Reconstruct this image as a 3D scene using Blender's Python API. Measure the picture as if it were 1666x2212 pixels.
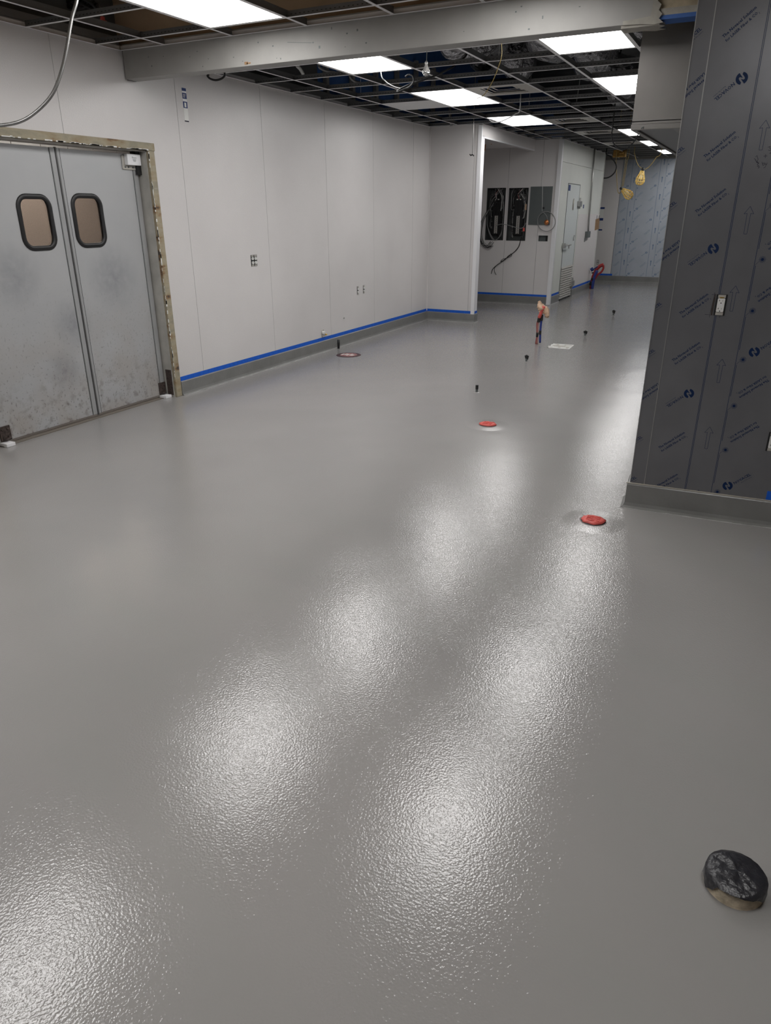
import bpy, bmesh, math, random
from mathutils import Vector, Matrix
random.seed(7)
C = bpy.context.scene
for o in list(bpy.data.objects): bpy.data.objects.remove(o)
V3 = Vector
# ------------------------------------------------------------------ camera
F_PX, W_PX, H_PX = 1527.68, 1666, 2212
YAW, PITCH, ROLL = 0.469767474, -0.400613168, -0.00215523342
CAM = V3((0, 0, 1.63))
_f = V3((-math.sin(YAW)*math.cos(PITCH), math.cos(YAW)*math.cos(PITCH), math.sin(PITCH)))
_r0 = V3((math.cos(YAW), math.sin(YAW), 0)); _u0 = _r0.cross(_f)
_r = _r0*math.cos(ROLL) + _u0*math.sin(ROLL); _u = _u0*math.cos(ROLL) - _r0*math.sin(ROLL)
cd = bpy.data.cameras.new('camera'); co = bpy.data.objects.new('camera', cd); C.collection.objects.link(co)
cd.sensor_fit = 'VERTICAL'; cd.sensor_height = 24; cd.lens = F_PX/H_PX*24; cd.clip_start = .05; cd.clip_end = 100
co.matrix_world = Matrix(((_r.x, _u.x, -_f.x, CAM.x), (_r.y, _u.y, -_f.y, CAM.y), (_r.z, _u.z, -_f.z, CAM.z), (0, 0, 0, 1)))
C.camera = co
# ------------------------------------------------------------------ world, exposure
wd = bpy.data.worlds.new('world'); C.world = wd; wd.use_nodes = True
wd.node_tree.nodes['Background'].inputs[0].default_value = (.5, .52, .55, 1)
wd.node_tree.nodes['Background'].inputs[1].default_value = .0
C.view_settings.view_transform = 'Standard'; C.view_settings.look = 'None'
C.view_settings.gamma = 1; C.view_settings.use_curve_mapping = False
C.view_settings.exposure = 0.0
LAMP = 10.5            # radiance of the ceiling panels
C.cycles.max_bounces = 8; C.cycles.diffuse_bounces = 5; C.cycles.glossy_bounces = 4
C.cycles.sample_clamp_indirect = 6
C.cycles.denoising_prefilter = 'NONE'
# ------------------------------------------------------------------ measures (metres)
ZC = 2.807; XW = -4.82; YE = 11.0; XH = -4.0; YB = 13.78; XK = -3.52; YK = 17.6; YF = 19.4

def at(px, py, x=None, y=None, z=None, t=None):
    d = (px-W_PX/2)*_r - (py-H_PX/2)*_u + F_PX*_f
    if x is not None: k = (x-CAM.x)/d.x
    elif y is not None: k = (y-CAM.y)/d.y
    elif z is not None: k = (z-CAM.z)/d.z
    else: k = t/F_PX
    return CAM + d*k
# ------------------------------------------------------------------ materials
def mat(name, col, rough=.6, metal=0, spec=.5, bump=None, var=None, emit=None, alpha=None, coat=0, aniso=0):
    """bump=(scale,distance[,detail]); var=(scale, amount) mottles the colour"""
    m = bpy.data.materials.new(name); m.use_nodes = True
    nt = m.node_tree; b = nt.nodes['Principled BSDF']
    b.inputs['Base Color'].default_value = (*col, 1); b.inputs['Roughness'].default_value = rough
    b.inputs['Metallic'].default_value = metal; b.inputs['Specular IOR Level'].default_value = spec
    b.inputs['Coat Weight'].default_value = coat
    tc = nt.nodes.new('ShaderNodeTexCoord')
    if bump:
        n = nt.nodes.new('ShaderNodeTexNoise'); n.inputs['Scale'].default_value = bump[0]
        n.inputs['Detail'].default_value = bump[2] if len(bump) > 2 else 2
        bp = nt.nodes.new('ShaderNodeBump'); bp.inputs['Distance'].default_value = bump[1]
        nt.links.new(tc.outputs['Object'], n.inputs['Vector']); nt.links.new(n.outputs['Fac'], bp.inputs['Height'])
        nt.links.new(bp.outputs['Normal'], b.inputs['Normal'])
    if var:
        n = nt.nodes.new('ShaderNodeTexNoise'); n.inputs['Scale'].default_value = var[0]; n.inputs['Detail'].default_value = 5
        r = nt.nodes.new('ShaderNodeValToRGB')
        r.color_ramp.elements[0].position = .3; r.color_ramp.elements[1].position = .7
        r.color_ramp.elements[0].color = (*[c*(1-var[1]) for c in col], 1)
        r.color_ramp.elements[1].color = (*[min(1, c*(1+var[1])) for c in col], 1)
        nt.links.new(tc.outputs['Object'], n.inputs['Vector']); nt.links.new(n.outputs['Fac'], r.inputs['Fac'])
        nt.links.new(r.outputs['Color'], b.inputs['Base Color'])
    if emit:
        b.inputs['Emission Color'].default_value = (*emit[0], 1); b.inputs['Emission Strength'].default_value = emit[1]
    return m

M = {}
M['frp'] = mat('frp_white', (.66, .64, .635), .27, bump=(110, .0012, 2), var=(.9, .05))
M['frp2'] = mat('frp_plain', (.70, .675, .67), .4, bump=(95, .0005, 1), var=(.9, .04))
M['seam'] = mat('seam_grey', (.33, .32, .325), .5)
M['seam2'] = mat('seam_moulding', (.44, .43, .43), .45)
M['strip'] = mat('white_plastic', (.8, .8, .82), .35)
M['drywall'] = mat('painted_drywall', (.31, .303, .288), .55, bump=(30, .001), var=(6, .06))
M['cove'] = mat('cove_grey', (.20, .20, .195), .28, bump=(60, .0012), var=(5, .1))
M['tape'] = mat('blue_tape', (.002, .10, .56), .6, var=(30, .12))
M['tape2'] = mat('dark_blue_tape', (.01, .035, .16), .6)
M['white'] = mat('white_plate', (.75, .75, .73), .4)
M['black'] = mat('black_rubber', (.012, .012, .013), .45)
M['dark'] = mat('dark_void', (.02, .02, .02), .8)
M['deck'] = mat('plenum_deck', (.09, .09, .093), .9, var=(2, .3))
M['browndeck'] = mat('brown_gypsum', (.46, .35, .24), .9, var=(1.6, .25))
M['blue'] = mat('plenum_blue', (.045, .13, .36), .8, var=(2, .15))
M['teeweb'] = mat('galvanised_web', (.24, .245, .25), .42, metal=.6, bump=(120, .0008))
M['teeface'] = mat('tee_face', (.8, .8, .81), .35)
M['tile'] = mat('white_ceiling_tile', (.7, .7, .7), .8, bump=(200, .0006))
M['foil'] = mat('black_foil', (.42, .42, .44), .22, metal=.95, bump=(8, .12, 5))
M['steel'] = mat('stainless', (.20, .19, .18), .45, metal=.7, bump=(140, .0002), var=(2.5, .12))
M['steeldark'] = mat('hood_underside', (.13, .13, .13), .45, metal=.6)
M['galv'] = mat('galvanised_pipe', (.42, .42, .41), .38, metal=.8)
M['conduit'] = mat('flexible_conduit', (.30, .30, .295), .38, metal=.8)
M['wire'] = mat('black_wire', (.012, .012, .013), .6)
M['gwire'] = mat('grey_wire', (.24, .24, .24), .45)
M['ywire'] = mat('yellow_wire', (.28, .20, .06), .5)
M['cage'] = mat('yellow_cage', (.85, .60, .18), .4)
M['brown'] = mat('cardboard', (.28, .17, .09), .85, var=(20, .1))
M['red'] = mat('red_plastic', (.62, .10, .085), .5, bump=(60, .002), var=(40, .15))
M['redhose'] = mat('red_hose', (.30, .02, .02), .45)
M['bluehose'] = mat('blue_hose', (.02, .04, .22), .45)
M['tan'] = mat('tan_rag', (.62, .43, .30), .9, bump=(40, .006), var=(14, .2))
M['greybox'] = mat('grey_enamel', (.11, .125, .125), .45, metal=.1)
M['bus'] = mat('tin_bus_bar', (.55, .53, .5), .4, metal=.4)
M['clearglass'] = mat('clear_bulb', (.9, .9, .88), .06); M['clearglass'].node_tree.nodes['Principled BSDF'].inputs['Transmission Weight'].default_value = .85
M['print'] = mat('blue_print', (.004, .020, .075), .5, spec=.25)
M['print2'] = mat('faded_blue_print', (.12, .19, .33), .5)
M['marker'] = mat('black_marker', (.012, .012, .03), .6)
M['brass'] = mat('brass', (.75, .5, .12), .3, metal=1)
M['copper'] = mat('copper', (.6, .22, .08), .35, metal=.8)
M['beige'] = mat('beige_wall', (.50, .44, .40), .8)
M['film'] = mat('steel_in_film', (.185, .187, .20), .33, metal=.4, bump=(3, .004, 3), var=(5, .07))
M['film2'] = mat('steel_in_pale_film', (.44, .48, .54), .4, metal=.3, bump=(3, .004, 3), var=(3, .06))
M['lampface'] = mat('lamp_diffuser', (.9, .9, .9), .5, emit=((1, .985, .967), LAMP))
M['cooler'] = mat('cooler_panel', (.68, .70, .66), .35, bump=(120, .0004), var=(1.5, .05))
M['coolerdoor'] = mat('cooler_door', (.62, .66, .66), .35, bump=(120, .0003))
M['alu'] = mat('aluminium_sheet', (.52, .50, .46), .4, metal=.35)
M['concrete'] = mat('rough_concrete', (.55, .47, .35), .9, bump=(60, .006), var=(30, .35))
M['plywood'] = mat('plywood', (.45, .38, .27), .85, bump=(25, .003), var=(9, .3))
M['foamblue'] = mat('blue_foam', (.05, .13, .38), .7)
M['mud'] = mat('joint_compound', (.36, .34, .30), .85, bump=(30, .004), var=(15, .15))

def floor_material():
    m = bpy.data.materials.new('epoxy_floor'); m.use_nodes = True; nt = m.node_tree; b = nt.nodes['Principled BSDF']
    tc = nt.nodes.new('ShaderNodeTexCoord'); L = nt.links.new
    def noise(s, d=2):
        n = nt.nodes.new('ShaderNodeTexNoise'); n.inputs['Scale'].default_value = s; n.inputs['Detail'].default_value = d
        L(tc.outputs['Object'], n.inputs['Vector']); return n
    big = noise(.55, 3); r = nt.nodes.new('ShaderNodeValToRGB')
    r.color_ramp.elements[0].position = .35; r.color_ramp.elements[1].position = .65
    r.color_ramp.elements[0].color = (.262, .255, .25, 1); r.color_ramp.elements[1].color = (.30, .29, .284, 1)
    L(big.outputs['Fac'], r.inputs['Fac']); L(r.outputs['Color'], b.inputs['Base Color'])
    b.inputs['Roughness'].default_value = .06
    b.inputs['Specular IOR Level'].default_value = .55
    fine = noise(140, 1.8); wav = noise(2.2, 1)
    b1 = nt.nodes.new('ShaderNodeBump'); b1.inputs['Distance'].default_value = .00092
    L(fine.outputs['Fac'], b1.inputs['Height'])
    b2 = nt.nodes.new('ShaderNodeBump'); b2.inputs['Distance'].default_value = .004
    L(wav.outputs['Fac'], b2.inputs['Height']); L(b2.outputs['Normal'], b1.inputs['Normal'])
    L(b1.outputs['Normal'], b.inputs['Normal'])
    return m
M['floor'] = floor_material()

def door_material():
    """worn aluminium: smudges, scratches and grime specks that thicken towards the foot"""
    m = bpy.data.materials.new('worn_aluminium'); m.use_nodes = True; nt = m.node_tree; b = nt.nodes['Principled BSDF']
    L = nt.links.new; geo = nt.nodes.new('ShaderNodeNewGeometry')
    sep = nt.nodes.new('ShaderNodeSeparateXYZ'); L(geo.outputs['Position'], sep.inputs[0])
    def noise(s, d, stretch=1):
        mp = nt.nodes.new('ShaderNodeMapping'); mp.inputs['Scale'].default_value = (1, 1, stretch); L(geo.outputs['Position'], mp.inputs['Vector'])
        n = nt.nodes.new('ShaderNodeTexNoise'); n.inputs['Scale'].default_value = s; n.inputs['Detail'].default_value = d
        L(mp.outputs[0], n.inputs['Vector']); return n.outputs['Fac']
    def ramp(src, a, c, ca=0., cb=1.):
        r = nt.nodes.new('ShaderNodeMapRange'); r.inputs[1].default_value = a; r.inputs[2].default_value = c
        r.inputs[3].default_value = ca; r.inputs[4].default_value = cb; L(src, r.inputs[0]); return r.outputs[0]
    def mul(a, c):
        k = nt.nodes.new('ShaderNodeMath'); k.operation = 'MULTIPLY'
        L(a, k.inputs[0])
        if isinstance(c, float): k.inputs[1].default_value = c
        else: L(c, k.inputs[1])
        return k.outputs[0]
    def mix(fac, ca, cb):
        k = nt.nodes.new('ShaderNodeMix'); k.data_type = 'RGBA'; L(fac, k.inputs[0])
        for i, c in ((6, ca), (7, cb)):
            if isinstance(c, tuple): k.inputs[i].default_value = (*c, 1)
            else: L(c, k.inputs[i])
        return k.outputs[2]
    low = ramp(sep.outputs['Z'], 1.0, .0)
    base = mix(noise(3, 4), (.42, .43, .445), (.50, .505, .51))
    base = mix(mul(low, ramp(noise(4, 5), .4, .65)), base, (.42, .395, .37))
    specks = mul(ramp(noise(60, 5, .8), .60, .67), ramp(sep.outputs['Z'], 1.25, .0, .0, .6))
    base = mix(specks, base, (.12, .10, .09))
    foot = mul(ramp(noise(16, 5), .52, .7), ramp(sep.outputs['Z'], .5, .0, .0, .7))
    base = mix(foot, base, (.15, .125, .115))
    for (yc, zc, rad) in ((4.60, 1.12, .30), (4.10, .80, .22), (3.66, 1.20, .26), (3.95, .45, .2)):
        d = nt.nodes.new('ShaderNodeVectorMath'); d.operation = 'DISTANCE'; d.inputs[1].default_value = (-4.93, yc, zc)
        L(geo.outputs['Position'], d.inputs[0])
        base = mix(mul(ramp(d.outputs['Value'], rad, .0, 0., .5), ramp(noise(14, 5), .3, .6, .4, 1.)), base, (.17, .175, .195))
    L(base, b.inputs['Base Color'])
    b.inputs['Metallic'].default_value = .25; b.inputs['Roughness'].default_value = .42
    return m
M['door'] = door_material()

def wood_material():
    m = mat('chipped_frame', (.36, .28, .16), .7, bump=(25, .003)); nt = m.node_tree; b = nt.nodes['Principled BSDF']
    tc = nt.nodes.new('ShaderNodeTexCoord'); n = nt.nodes.new('ShaderNodeTexNoise'); n.inputs['Scale'].default_value = 14; n.inputs['Detail'].default_value = 6
    mp = nt.nodes.new('ShaderNodeMapping'); mp.inputs['Scale'].default_value = (1, .35, 1)
    r = nt.nodes.new('ShaderNodeValToRGB'); e = r.color_ramp.elements
    e[0].position = .30; e[0].color = (.05, .045, .04, 1); e[1].position = .36; e[1].color = (.22, .13, .065, 1)
    for p, c in ((.42, (.29, .235, .15, 1)), (.55, (.34, .30, .215, 1)), (.68, (.26, .24, .18, 1)), (.76, (.45, .42, .36, 1))):
        k = e.new(p); k.color = c
    nt.links.new(tc.outputs['Object'], mp.inputs['Vector']); nt.links.new(mp.outputs[0], n.inputs['Vector'])
    nt.links.new(n.outputs['Fac'], r.inputs['Fac']); nt.links.new(r.outputs['Color'], b.inputs['Base Color'])
    return m
M['frame'] = wood_material()

def pane_material():
    m = bpy.data.materials.new('vision_pane'); m.use_nodes = True; nt = m.node_tree; nt.nodes.clear()
    out = nt.nodes.new('ShaderNodeOutputMaterial'); t = nt.nodes.new('ShaderNodeBsdfTransparent'); g = nt.nodes.new('ShaderNodeBsdfGlossy')
    t.inputs[0].default_value = (.86, .82, .78, 1); g.inputs['Roughness'].default_value = .08
    x = nt.nodes.new('ShaderNodeMixShader'); x.inputs[0].default_value = .07
    nt.links.new(t.outputs[0], x.inputs[1]); nt.links.new(g.outputs[0], x.inputs[2]); nt.links.new(x.outputs[0], out.inputs[0])
    return m
M['pane'] = pane_material()
# ------------------------------------------------------------------ geometry helpers
def new(): return bmesh.new()
def box(bm, x0, x1, y0, y1, z0, z1, mi=0, rot=None, piv=None):
    vs = [bm.verts.new((x, y, z)) for x in (x0, x1) for y in (y0, y1) for z in (z0, z1)]
    for q in ((0, 1, 3, 2), (4, 6, 7, 5), (0, 4, 5, 1), (2, 3, 7, 6), (0, 2, 6, 4), (1, 5, 7, 3)):
        bm.faces.new([vs[i] for i in q]).material_index = mi
    if rot: bmesh.ops.rotate(bm, verts=vs, cent=piv or ((x0+x1)/2, (y0+y1)/2, (z0+z1)/2), matrix=rot)
    return vs
def tube(bm, pts, r, n=8, mi=0, cap=True, closed=False, radii=None):
    pts = [V3(p) for p in pts]; rings = []; prev = None
    for i, p in enumerate(pts):
        a = pts[i-1] if (i > 0 or closed) else p; b = pts[(i+1) % len(pts)] if (i < len(pts)-1 or closed) else p
        t = (b-a).normalized()
        if prev is None: nrm = t.orthogonal().normalized()
        else:
            nrm = prev - t*prev.dot(t)
            nrm = nrm.normalized() if nrm.length > 1e-6 else t.orthogonal().normalized()
        prev = nrm; bn = t.cross(nrm); rr = radii[i] if radii else r
        rings.append([bm.verts.new(p + (nrm*math.cos(2*math.pi*k/n) + bn*math.sin(2*math.pi*k/n))*rr) for k in range(n)])
    m = len(rings)
    for i in range(m if closed else m-1):
        A, B = rings[i], rings[(i+1) % m]
        for k in range(n):
            f = bm.faces.new((A[k], A[(k+1) % n], B[(k+1) % n], B[k])); f.material_index = mi; f.smooth = True
    if cap and not closed:
        bm.faces.new(rings[0][::-1]).material_index = mi; bm.faces.new(rings[-1]).material_index = mi
def spline(pts, k=6):
    pts = [V3(p) for p in pts]; P = [pts[0]*2-pts[1]] + pts + [pts[-1]*2-pts[-2]]; out = []
    for i in range(1, len(P)-2):
        a, b, c, d = P[i-1:i+3]
        for j in range(k):
            t = j/k
            out.append(.5*((2*b) + (c-a)*t + (2*a-5*b+4*c-d)*t*t + (3*b-a-3*c+d)*t**3))
    out.append(pts[-1]); return out
def lathe(bm, prof, cx, cy, cz, n=24, mi=0, axis='z', caps=True):
    rings = []
    for (r, h) in prof:
        ring = []
        for k in range(n):
            a = 2*math.pi*k/n; c, s = math.cos(a)*r, math.sin(a)*r
            ring.append(bm.verts.new({'z': (cx+c, cy+s, cz+h), 'x': (cx+h, cy+c, cz+s), 'y': (cx+c, cy+h, cz+s)}[axis]))
        rings.append(ring)
    for A, B in zip(rings, rings[1:]):
        for k in range(n):
            f = bm.faces.new((A[k], A[(k+1) % n], B[(k+1) % n], B[k])); f.material_index = mi; f.smooth = True
    if caps:
        for ring in (rings[0][::-1], rings[-1]):
            vs = [bm.verts.new(v.co) for v in ring]; bm.faces.new(vs).material_index = mi
def swell(bm, x, y, r0, r1, h, n=48):
    prof = [(r1+(r0-r1)*k/10, -.0006+(h+.0006)*(.5-.5*math.cos(math.pi*k/10))) for k in range(11)] + [(r0*.97, h*.4)]
    lathe(bm, prof, x, y, 0, n, caps=False)
def prism(bm, pts, fn, d0, d1, mi=0):
    """polygon pts (a,b) extruded between depths; fn(a,b,d)->xyz"""
    A = [bm.verts.new(fn(a, b, d0)) for a, b in pts]; B = [bm.verts.new(fn(a, b, d1)) for a, b in pts]; n = len(pts)
    bm.faces.new(A).material_index = mi; bm.faces.new(B[::-1]).material_index = mi
    for k in range(n): bm.faces.new((A[k], B[k], B[(k+1) % n], A[(k+1) % n])).material_index = mi
def cells(holes, a0, a1, b0, b1):
    """rectangles that cover a0..a1 x b0..b1 around the holes"""
    A = sorted({a0, a1, *[h[i] for h in holes for i in (0, 1) if a0 < h[i] < a1]})
    B = sorted({b0, b1, *[h[i] for h in holes for i in (2, 3) if b0 < h[i] < b1]}); out = []
    for p, q in zip(A, A[1:]):
        run = None
        for s, t in zip(B, B[1:]):
            m, n = (p+q)/2, (s+t)/2
            if any(h[0] < m < h[1] and h[2] < n < h[3] for h in holes):
                if run: out.append((p, q, *run)); run = None
            else: run = (run[0], t) if run else (s, t)
        if run: out.append((p, q, *run))
    return out
def wpos(o):
    p = V3((0, 0, 0))
    while o: p += o.location; o = o.parent
    return p
def link(name, me, mats, parent=None, loc=None):
    o = bpy.data.objects.new(name, me); C.collection.objects.link(o)
    if parent: o.parent = parent
    if loc is not None: o.location = loc
    return o
def obj(name, bm, mats, parent=None, bevel=0, smooth=False, origin=None):
    """vertices are in world metres; they are moved into the parent's frame"""
    bmesh.ops.recalc_face_normals(bm, faces=bm.faces)
    if parent: off = wpos(parent)
    elif origin is not None: off = V3(origin)
    else:
        xs = [v.co for v in bm.verts]
        off = V3(((min(c.x for c in xs)+max(c.x for c in xs))/2, (min(c.y for c in xs)+max(c.y for c in xs))/2, min(c.z for c in xs)))
    bmesh.ops.translate(bm, verts=bm.verts, vec=-off)
    me = bpy.data.meshes.new(name); bm.to_mesh(me); bm.free()
    for m in (mats if isinstance(mats, (list, tuple)) else [mats]): me.materials.append(M[m] if isinstance(m, str) else m)
    if smooth:
        for p in me.polygons: p.use_smooth = True
    o = link(name, me, None, parent, None if parent else off)
    if bevel:
        b = o.modifiers.new('bevel', 'BEVEL'); b.width = bevel; b.segments = 2; b.limit_method = 'ANGLE'
    return o
def tag(o, label, cat, group=None, kind=None):
    o['label'] = label; o['category'] = cat
    if group: o['group'] = group
    if kind: o['kind'] = kind
    return o
def thing(name, label, cat, loc, group=None):
    o = bpy.data.objects.new(name, None); C.collection.objects.link(o); o.location = loc; o.empty_display_size = .1
    return tag(o, label, cat, group)
def struct(name, label, cat, bm=None, mats=None, loc=(0, 0, 0), origin=None):
    if bm is None:
        o = bpy.data.objects.new(name, None); C.collection.objects.link(o); o.location = loc
    else: o = obj(name, bm, mats, origin=origin)
    return tag(o, label, cat, kind='structure')
def one(fn, *a, **k):
    bm = new(); fn(bm, *a, **k); return bm

# ------------------------------------------------------------------ floor
bm = new(); box(bm, -7.2, 3.6, -3.2, 19.7, -.12, 0)
struct('floor', 'glossy light grey epoxy floor with a pebbled non-slip finish', 'floor', bm, 'floor')
# ------------------------------------------------------------------ left wall: core, FRP sheets, seams
DY0, DY1, DZ = 3.14, 5.105, 2.15          # rough door opening in the left wall
wl = struct('wall_left', 'long wall of pale grey textured panels beside the double doors', 'wall', loc=(XW-.10, 5, 0))
bm = new()
for a in cells([(DY0, DY1, -.1, DZ)], -3.2, YE+.12, 0, ZC+.04): box(bm, XW-.16, XW-.006, *a)
obj('wall_core', bm, 'seam', wl)
ys = [-3.2, -.68, .54, 1.77, 3.0, 4.22, 5.48, 6.72, 7.96, 9.16, 10.41, YE]
for y0, y1 in zip(ys, ys[1:]):
    bm = new()
    for a in cells([(DY0-.05, DY1+.02, -.1, DZ+.02)], y0+.003, y1-.003, .0, ZC): box(bm, XW-.006, XW, *a)
    obj('panel', bm, 'frp', wl)
for y in ys[1:-1]:
    z0 = DZ+.03 if DY0 < y < DY1 else .1
    obj('seam_strip', one(box, XW-.006, XW-.0025, y-.003, y+.003, z0, ZC), 'seam2', wl)
# inside corner bead
obj('corner_bead', one(box, XW, XW+.012, YE-.012, YE, .15, ZC), 'frp2', wl)
# ------------------------------------------------------------------ end wall (faces the camera) with the white corner trim
we = struct('wall_end', 'short pale wall at the far end of the panelled wall', 'wall', loc=(-4.4, YE+.06, 0))
obj('wall_core', one(box, XW-.16, XH-.004, YE+.004, YE+.14, 0, ZC), 'seam', we)
obj('panel', one(box, XW, XH-.105, YE, YE+.006, 0, ZC), 'frp', we)
obj('panel', one(box, XH-.099, XH-.05, YE, YE+.006, 0, ZC), 'frp', we)
obj('jamb_face', one(box, XH-.004, XH, YE+.02, YE+.14, 0, 2.66), 'strip', we)
tr = struct('trim_1', 'bright white corner trim on the edge of the recess opening', 'trim', one(box, XH-.05, XH+.006, YE-.012, YE+.02, .06, ZC-.01), 'strip')
# header over the recess
wh = struct('wall_header', 'pale lintel over the recess with the electrical panels', 'wall', one(box, XH-.12, XH, YE+.02, YB, 2.645, ZC), 'frp2')
tr = struct('trim_2', 'white trim along the lower edge of the lintel', 'trim', one(box, XH-.02, XH+.006, YE+.02, YB-.01, 2.632, 2.652), 'strip')
bm = new(); box(bm, -6.0, XH-.12, YE+.14, YB, 2.70, 2.72); box(bm, -6.1, -6.0, YE+.14, YB+.1, 0, 2.72)
struct('ceiling_recess', 'low plain ceiling and side of the recess', 'ceiling', bm, 'frp2')
# ------------------------------------------------------------------ recess back wall with openings for the panels
P1 = (-4.85, -4.49, 1.14, 2.045); P2 = (-4.43, -4.06, 1.137, 2.04); PJ = (-3.81, -3.635, 1.133, 1.234)
holes = [P1, P2, PJ]
wa = struct('wall_alcove', 'shaded pale wall holding the electrical panels', 'wall', loc=(-4.5, YB, 0))
bm = new()
for a in cells(holes, -6.1, XK, 0, ZC): box(bm, a[0], a[1], YB+.006, YB+.16, a[2], a[3])
obj('wall_core', bm, 'seam', wa)
xs = [-6.1, -5.68, -4.455, -3.835, XK-.03]
for x0, x1 in zip(xs, xs[1:]):
    bm = new()
    for a in cells(holes, x0+.003, x1-.003, 0, ZC): box(bm, a[0], a[1], YB, YB+.006, a[2], a[3])
    obj('panel', bm, 'frp2', wa)
struct('wall_alcove_backing', 'backing behind the recess wall', 'wall', one(box, -6.1, XK-.2, YB+.18, YB+.2, 0, ZC), 'dark')
# ------------------------------------------------------------------ walk-in cooler
CD0, CD1, CDZ = 14.50, 15.46, 2.115
wk = struct('wall_cooler', 'pale enamelled side of the walk-in cooler', 'wall', loc=(XK-.1, 15.7, 0))
for (y0, y1, z0, z1, m) in ((YB+.008, CD0-.008, 0, 2.455, 'cooler'), (CD0-.008, CD1+.008, CDZ+.008, 2.455, 'cooler'), (CD1+.008, 16.31, 0, 2.455, 'cooler'),
                            (16.315, YK, 0, 2.455, 'cooler'), (YB+.008, 16.31, 2.460, ZC+.02, 'cooler'), (16.315, YK, 2.460, ZC+.02, 'cooler')):
    obj('panel', one(box, XK-.12, XK, y0, y1, z0, z1), m, wk)
obj('panel', one(box, -5.2, XK-.13, YK-.10, YK, 0, ZC+.02), 'cooler', wk)
obj('corner_post', one(box, XK-.045, XK+.02, YB-.02, YB+.07, .0, ZC), 'strip', wk)
obj('corner_post', one(box, XK-.03, XK+.01, YK-.03, YK+.006, .0, ZC), 'cooler', wk)
obj('wall_sheet', one(box, XK, XK+.006, CD1+.10, YK-.035, .15, 1.588), 'frp2', wk)
obj('wall_core', one(box, XK-.16, XK-.125, YB+.01, YK-.1, 0, ZC), 'dark', wk)
d2 = struct('door_2', 'narrow white cooler door with louvered metal foot panel', 'door', loc=(XK, (CD0+CD1)/2, 0))
obj('door_leaf', one(box, XK-.05, XK+.004, CD0+.006, CD1-.006, .03, CDZ), 'coolerdoor', d2)
bm = new()
for s in (0, 1):
    y = CD0-.006 if s == 0 else CD1+.001
    box(bm, XK+.0, XK+.006, y-.004, y+.010, .0, CDZ+.012)
box(bm, XK, XK+.006, CD0-.01, CD1+.012, CDZ+.002, CDZ+.014)
obj('door_gasket', bm, 'greybox', d2)
obj('door_gap', one(box, XK-.05, XK+.003, CD0, CD1, 0, .03), 'black', d2)
bm = new(); n = 14
for k in range(n):      # ribs of the kick panel
    z = .04 + k*.6/n
    prism(bm, [(XK+.004, z), (XK+.022, z+.008), (XK+.006, z+.6/n-.004), (XK+.004, z+.6/n)], lambda a, b, d: (a, d, b), CD0+.02, CD1-.02)
obj('kick_panel', bm, 'alu', d2)
bm = new(); lathe(bm, [(.0, 0), (.018, .002), (.02, .012), (.0, .016)], XK+.004, CD0+.50, 1.9, 12, axis='x')
bmesh.ops.scale(bm, verts=bm.verts, vec=(1, 2.2, 5.4), space=Matrix.Translation((-(XK+.004), -(CD0+.5), -1.93)))
obj('name_plate', bm, 'alu', d2)
obj('sticker', one(box, XK+.004, XK+.006, CD0+.02, CD0+.17, 2.0, 2.10), 'tape2', d2)
for z in (1.78, .27):
    bm = new(); box(bm, XK+.004, XK+.05, CD1-.11, CD1+.12, z-.05, z+.05); tube(bm, [(XK+.03, CD1+.01, z-.09), (XK+.03, CD1+.01, z+.11)], .016)
    obj('hinge', bm, 'galv', d2, bevel=.004)
bm = new(); box(bm, XK+.004, XK+.03, CD0-.10, CD0+.24, 1.02, 1.055); tube(bm, [(XK+.03, CD0+.02, 1.04), (XK+.08, CD0+.02, 1.04), (XK+.085, CD0+.30, 1.045)], .013)
box(bm, XK+.0, XK+.05, CD0-.08, CD0+.01, .99, 1.08)
tube(bm, [(XK+.07, CD0+.20, 1.03), (XK+.07, CD0+.20, .975)], .009)
obj('door_handle', bm, 'galv', d2, bevel=.003)
tube_bm = new(); tube(tube_bm, [(XK+.02, CD1-.16, 1.2), (XK+.02, CD1-.2, 1.15), (XK+.02, CD1-.2, 1.1)], .01); obj('door_handle', tube_bm, 'galv', d2)
# ------------------------------------------------------------------ far wall: white sheet, film-wrapped steel sheets, bright head trim
wf = struct('wall_far', 'far wall of white sheet and film-wrapped steel sheets', 'wall', loc=(-2, YF, 0))
obj('wall_core', one(box, -6.1, 3.6, YF+.008, YF+.16, 0, 3.0), 'dark', wf)
obj('panel', one(box, -5.2, -3.44, YF, YF+.008, 0, 2.95), 'frp2', wf)
FX = (-3.435, -2.215, -.995, .225)
struct('trim_3', 'pale head trim along the top of the far wall', 'trim', one(box, -5.2, 3.5, 19.22, YF, 2.775, 2.90), 'drywall')
# ------------------------------------------------------------------ right-hand partition with film-wrapped steel
P0 = V3((-.505, 4.157, 0)); PU = V3((.99745, .0715, 0)).normalized(); PN = V3((PU.y, -PU.x, 0))   # PN points to the camera
def pp(s, z, d=0): return P0 + PU*s + V3((0, 0, z)) + PN*d
def pbox(bm, s0, s1, z0, z1, d0, d1, mi=0):
    vs = [bm.verts.new(pp(s, z, d)) for s in (s0, s1) for d in (d0, d1) for z in (z0, z1)]
    for q in ((0, 1, 3, 2), (4, 6, 7, 5), (0, 4, 5, 1), (2, 3, 7, 6), (0, 2, 6, 4), (1, 5, 7, 3)): bm.faces.new([vs[i] for i in q]).material_index = mi
wp = struct('wall_right', 'partition clad in dark steel with blue-printed protective film', 'wall', loc=(.5, 4.25, 0))
obj('wall_core', one(pbox, .024, 3.9, 0, 2.95, -.14, -.012), 'steeldark', wp)
p_strip = obj('panel', one(pbox, .020, .0985, .10, 2.95, -.14, -.006), 'film', wp)
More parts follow.
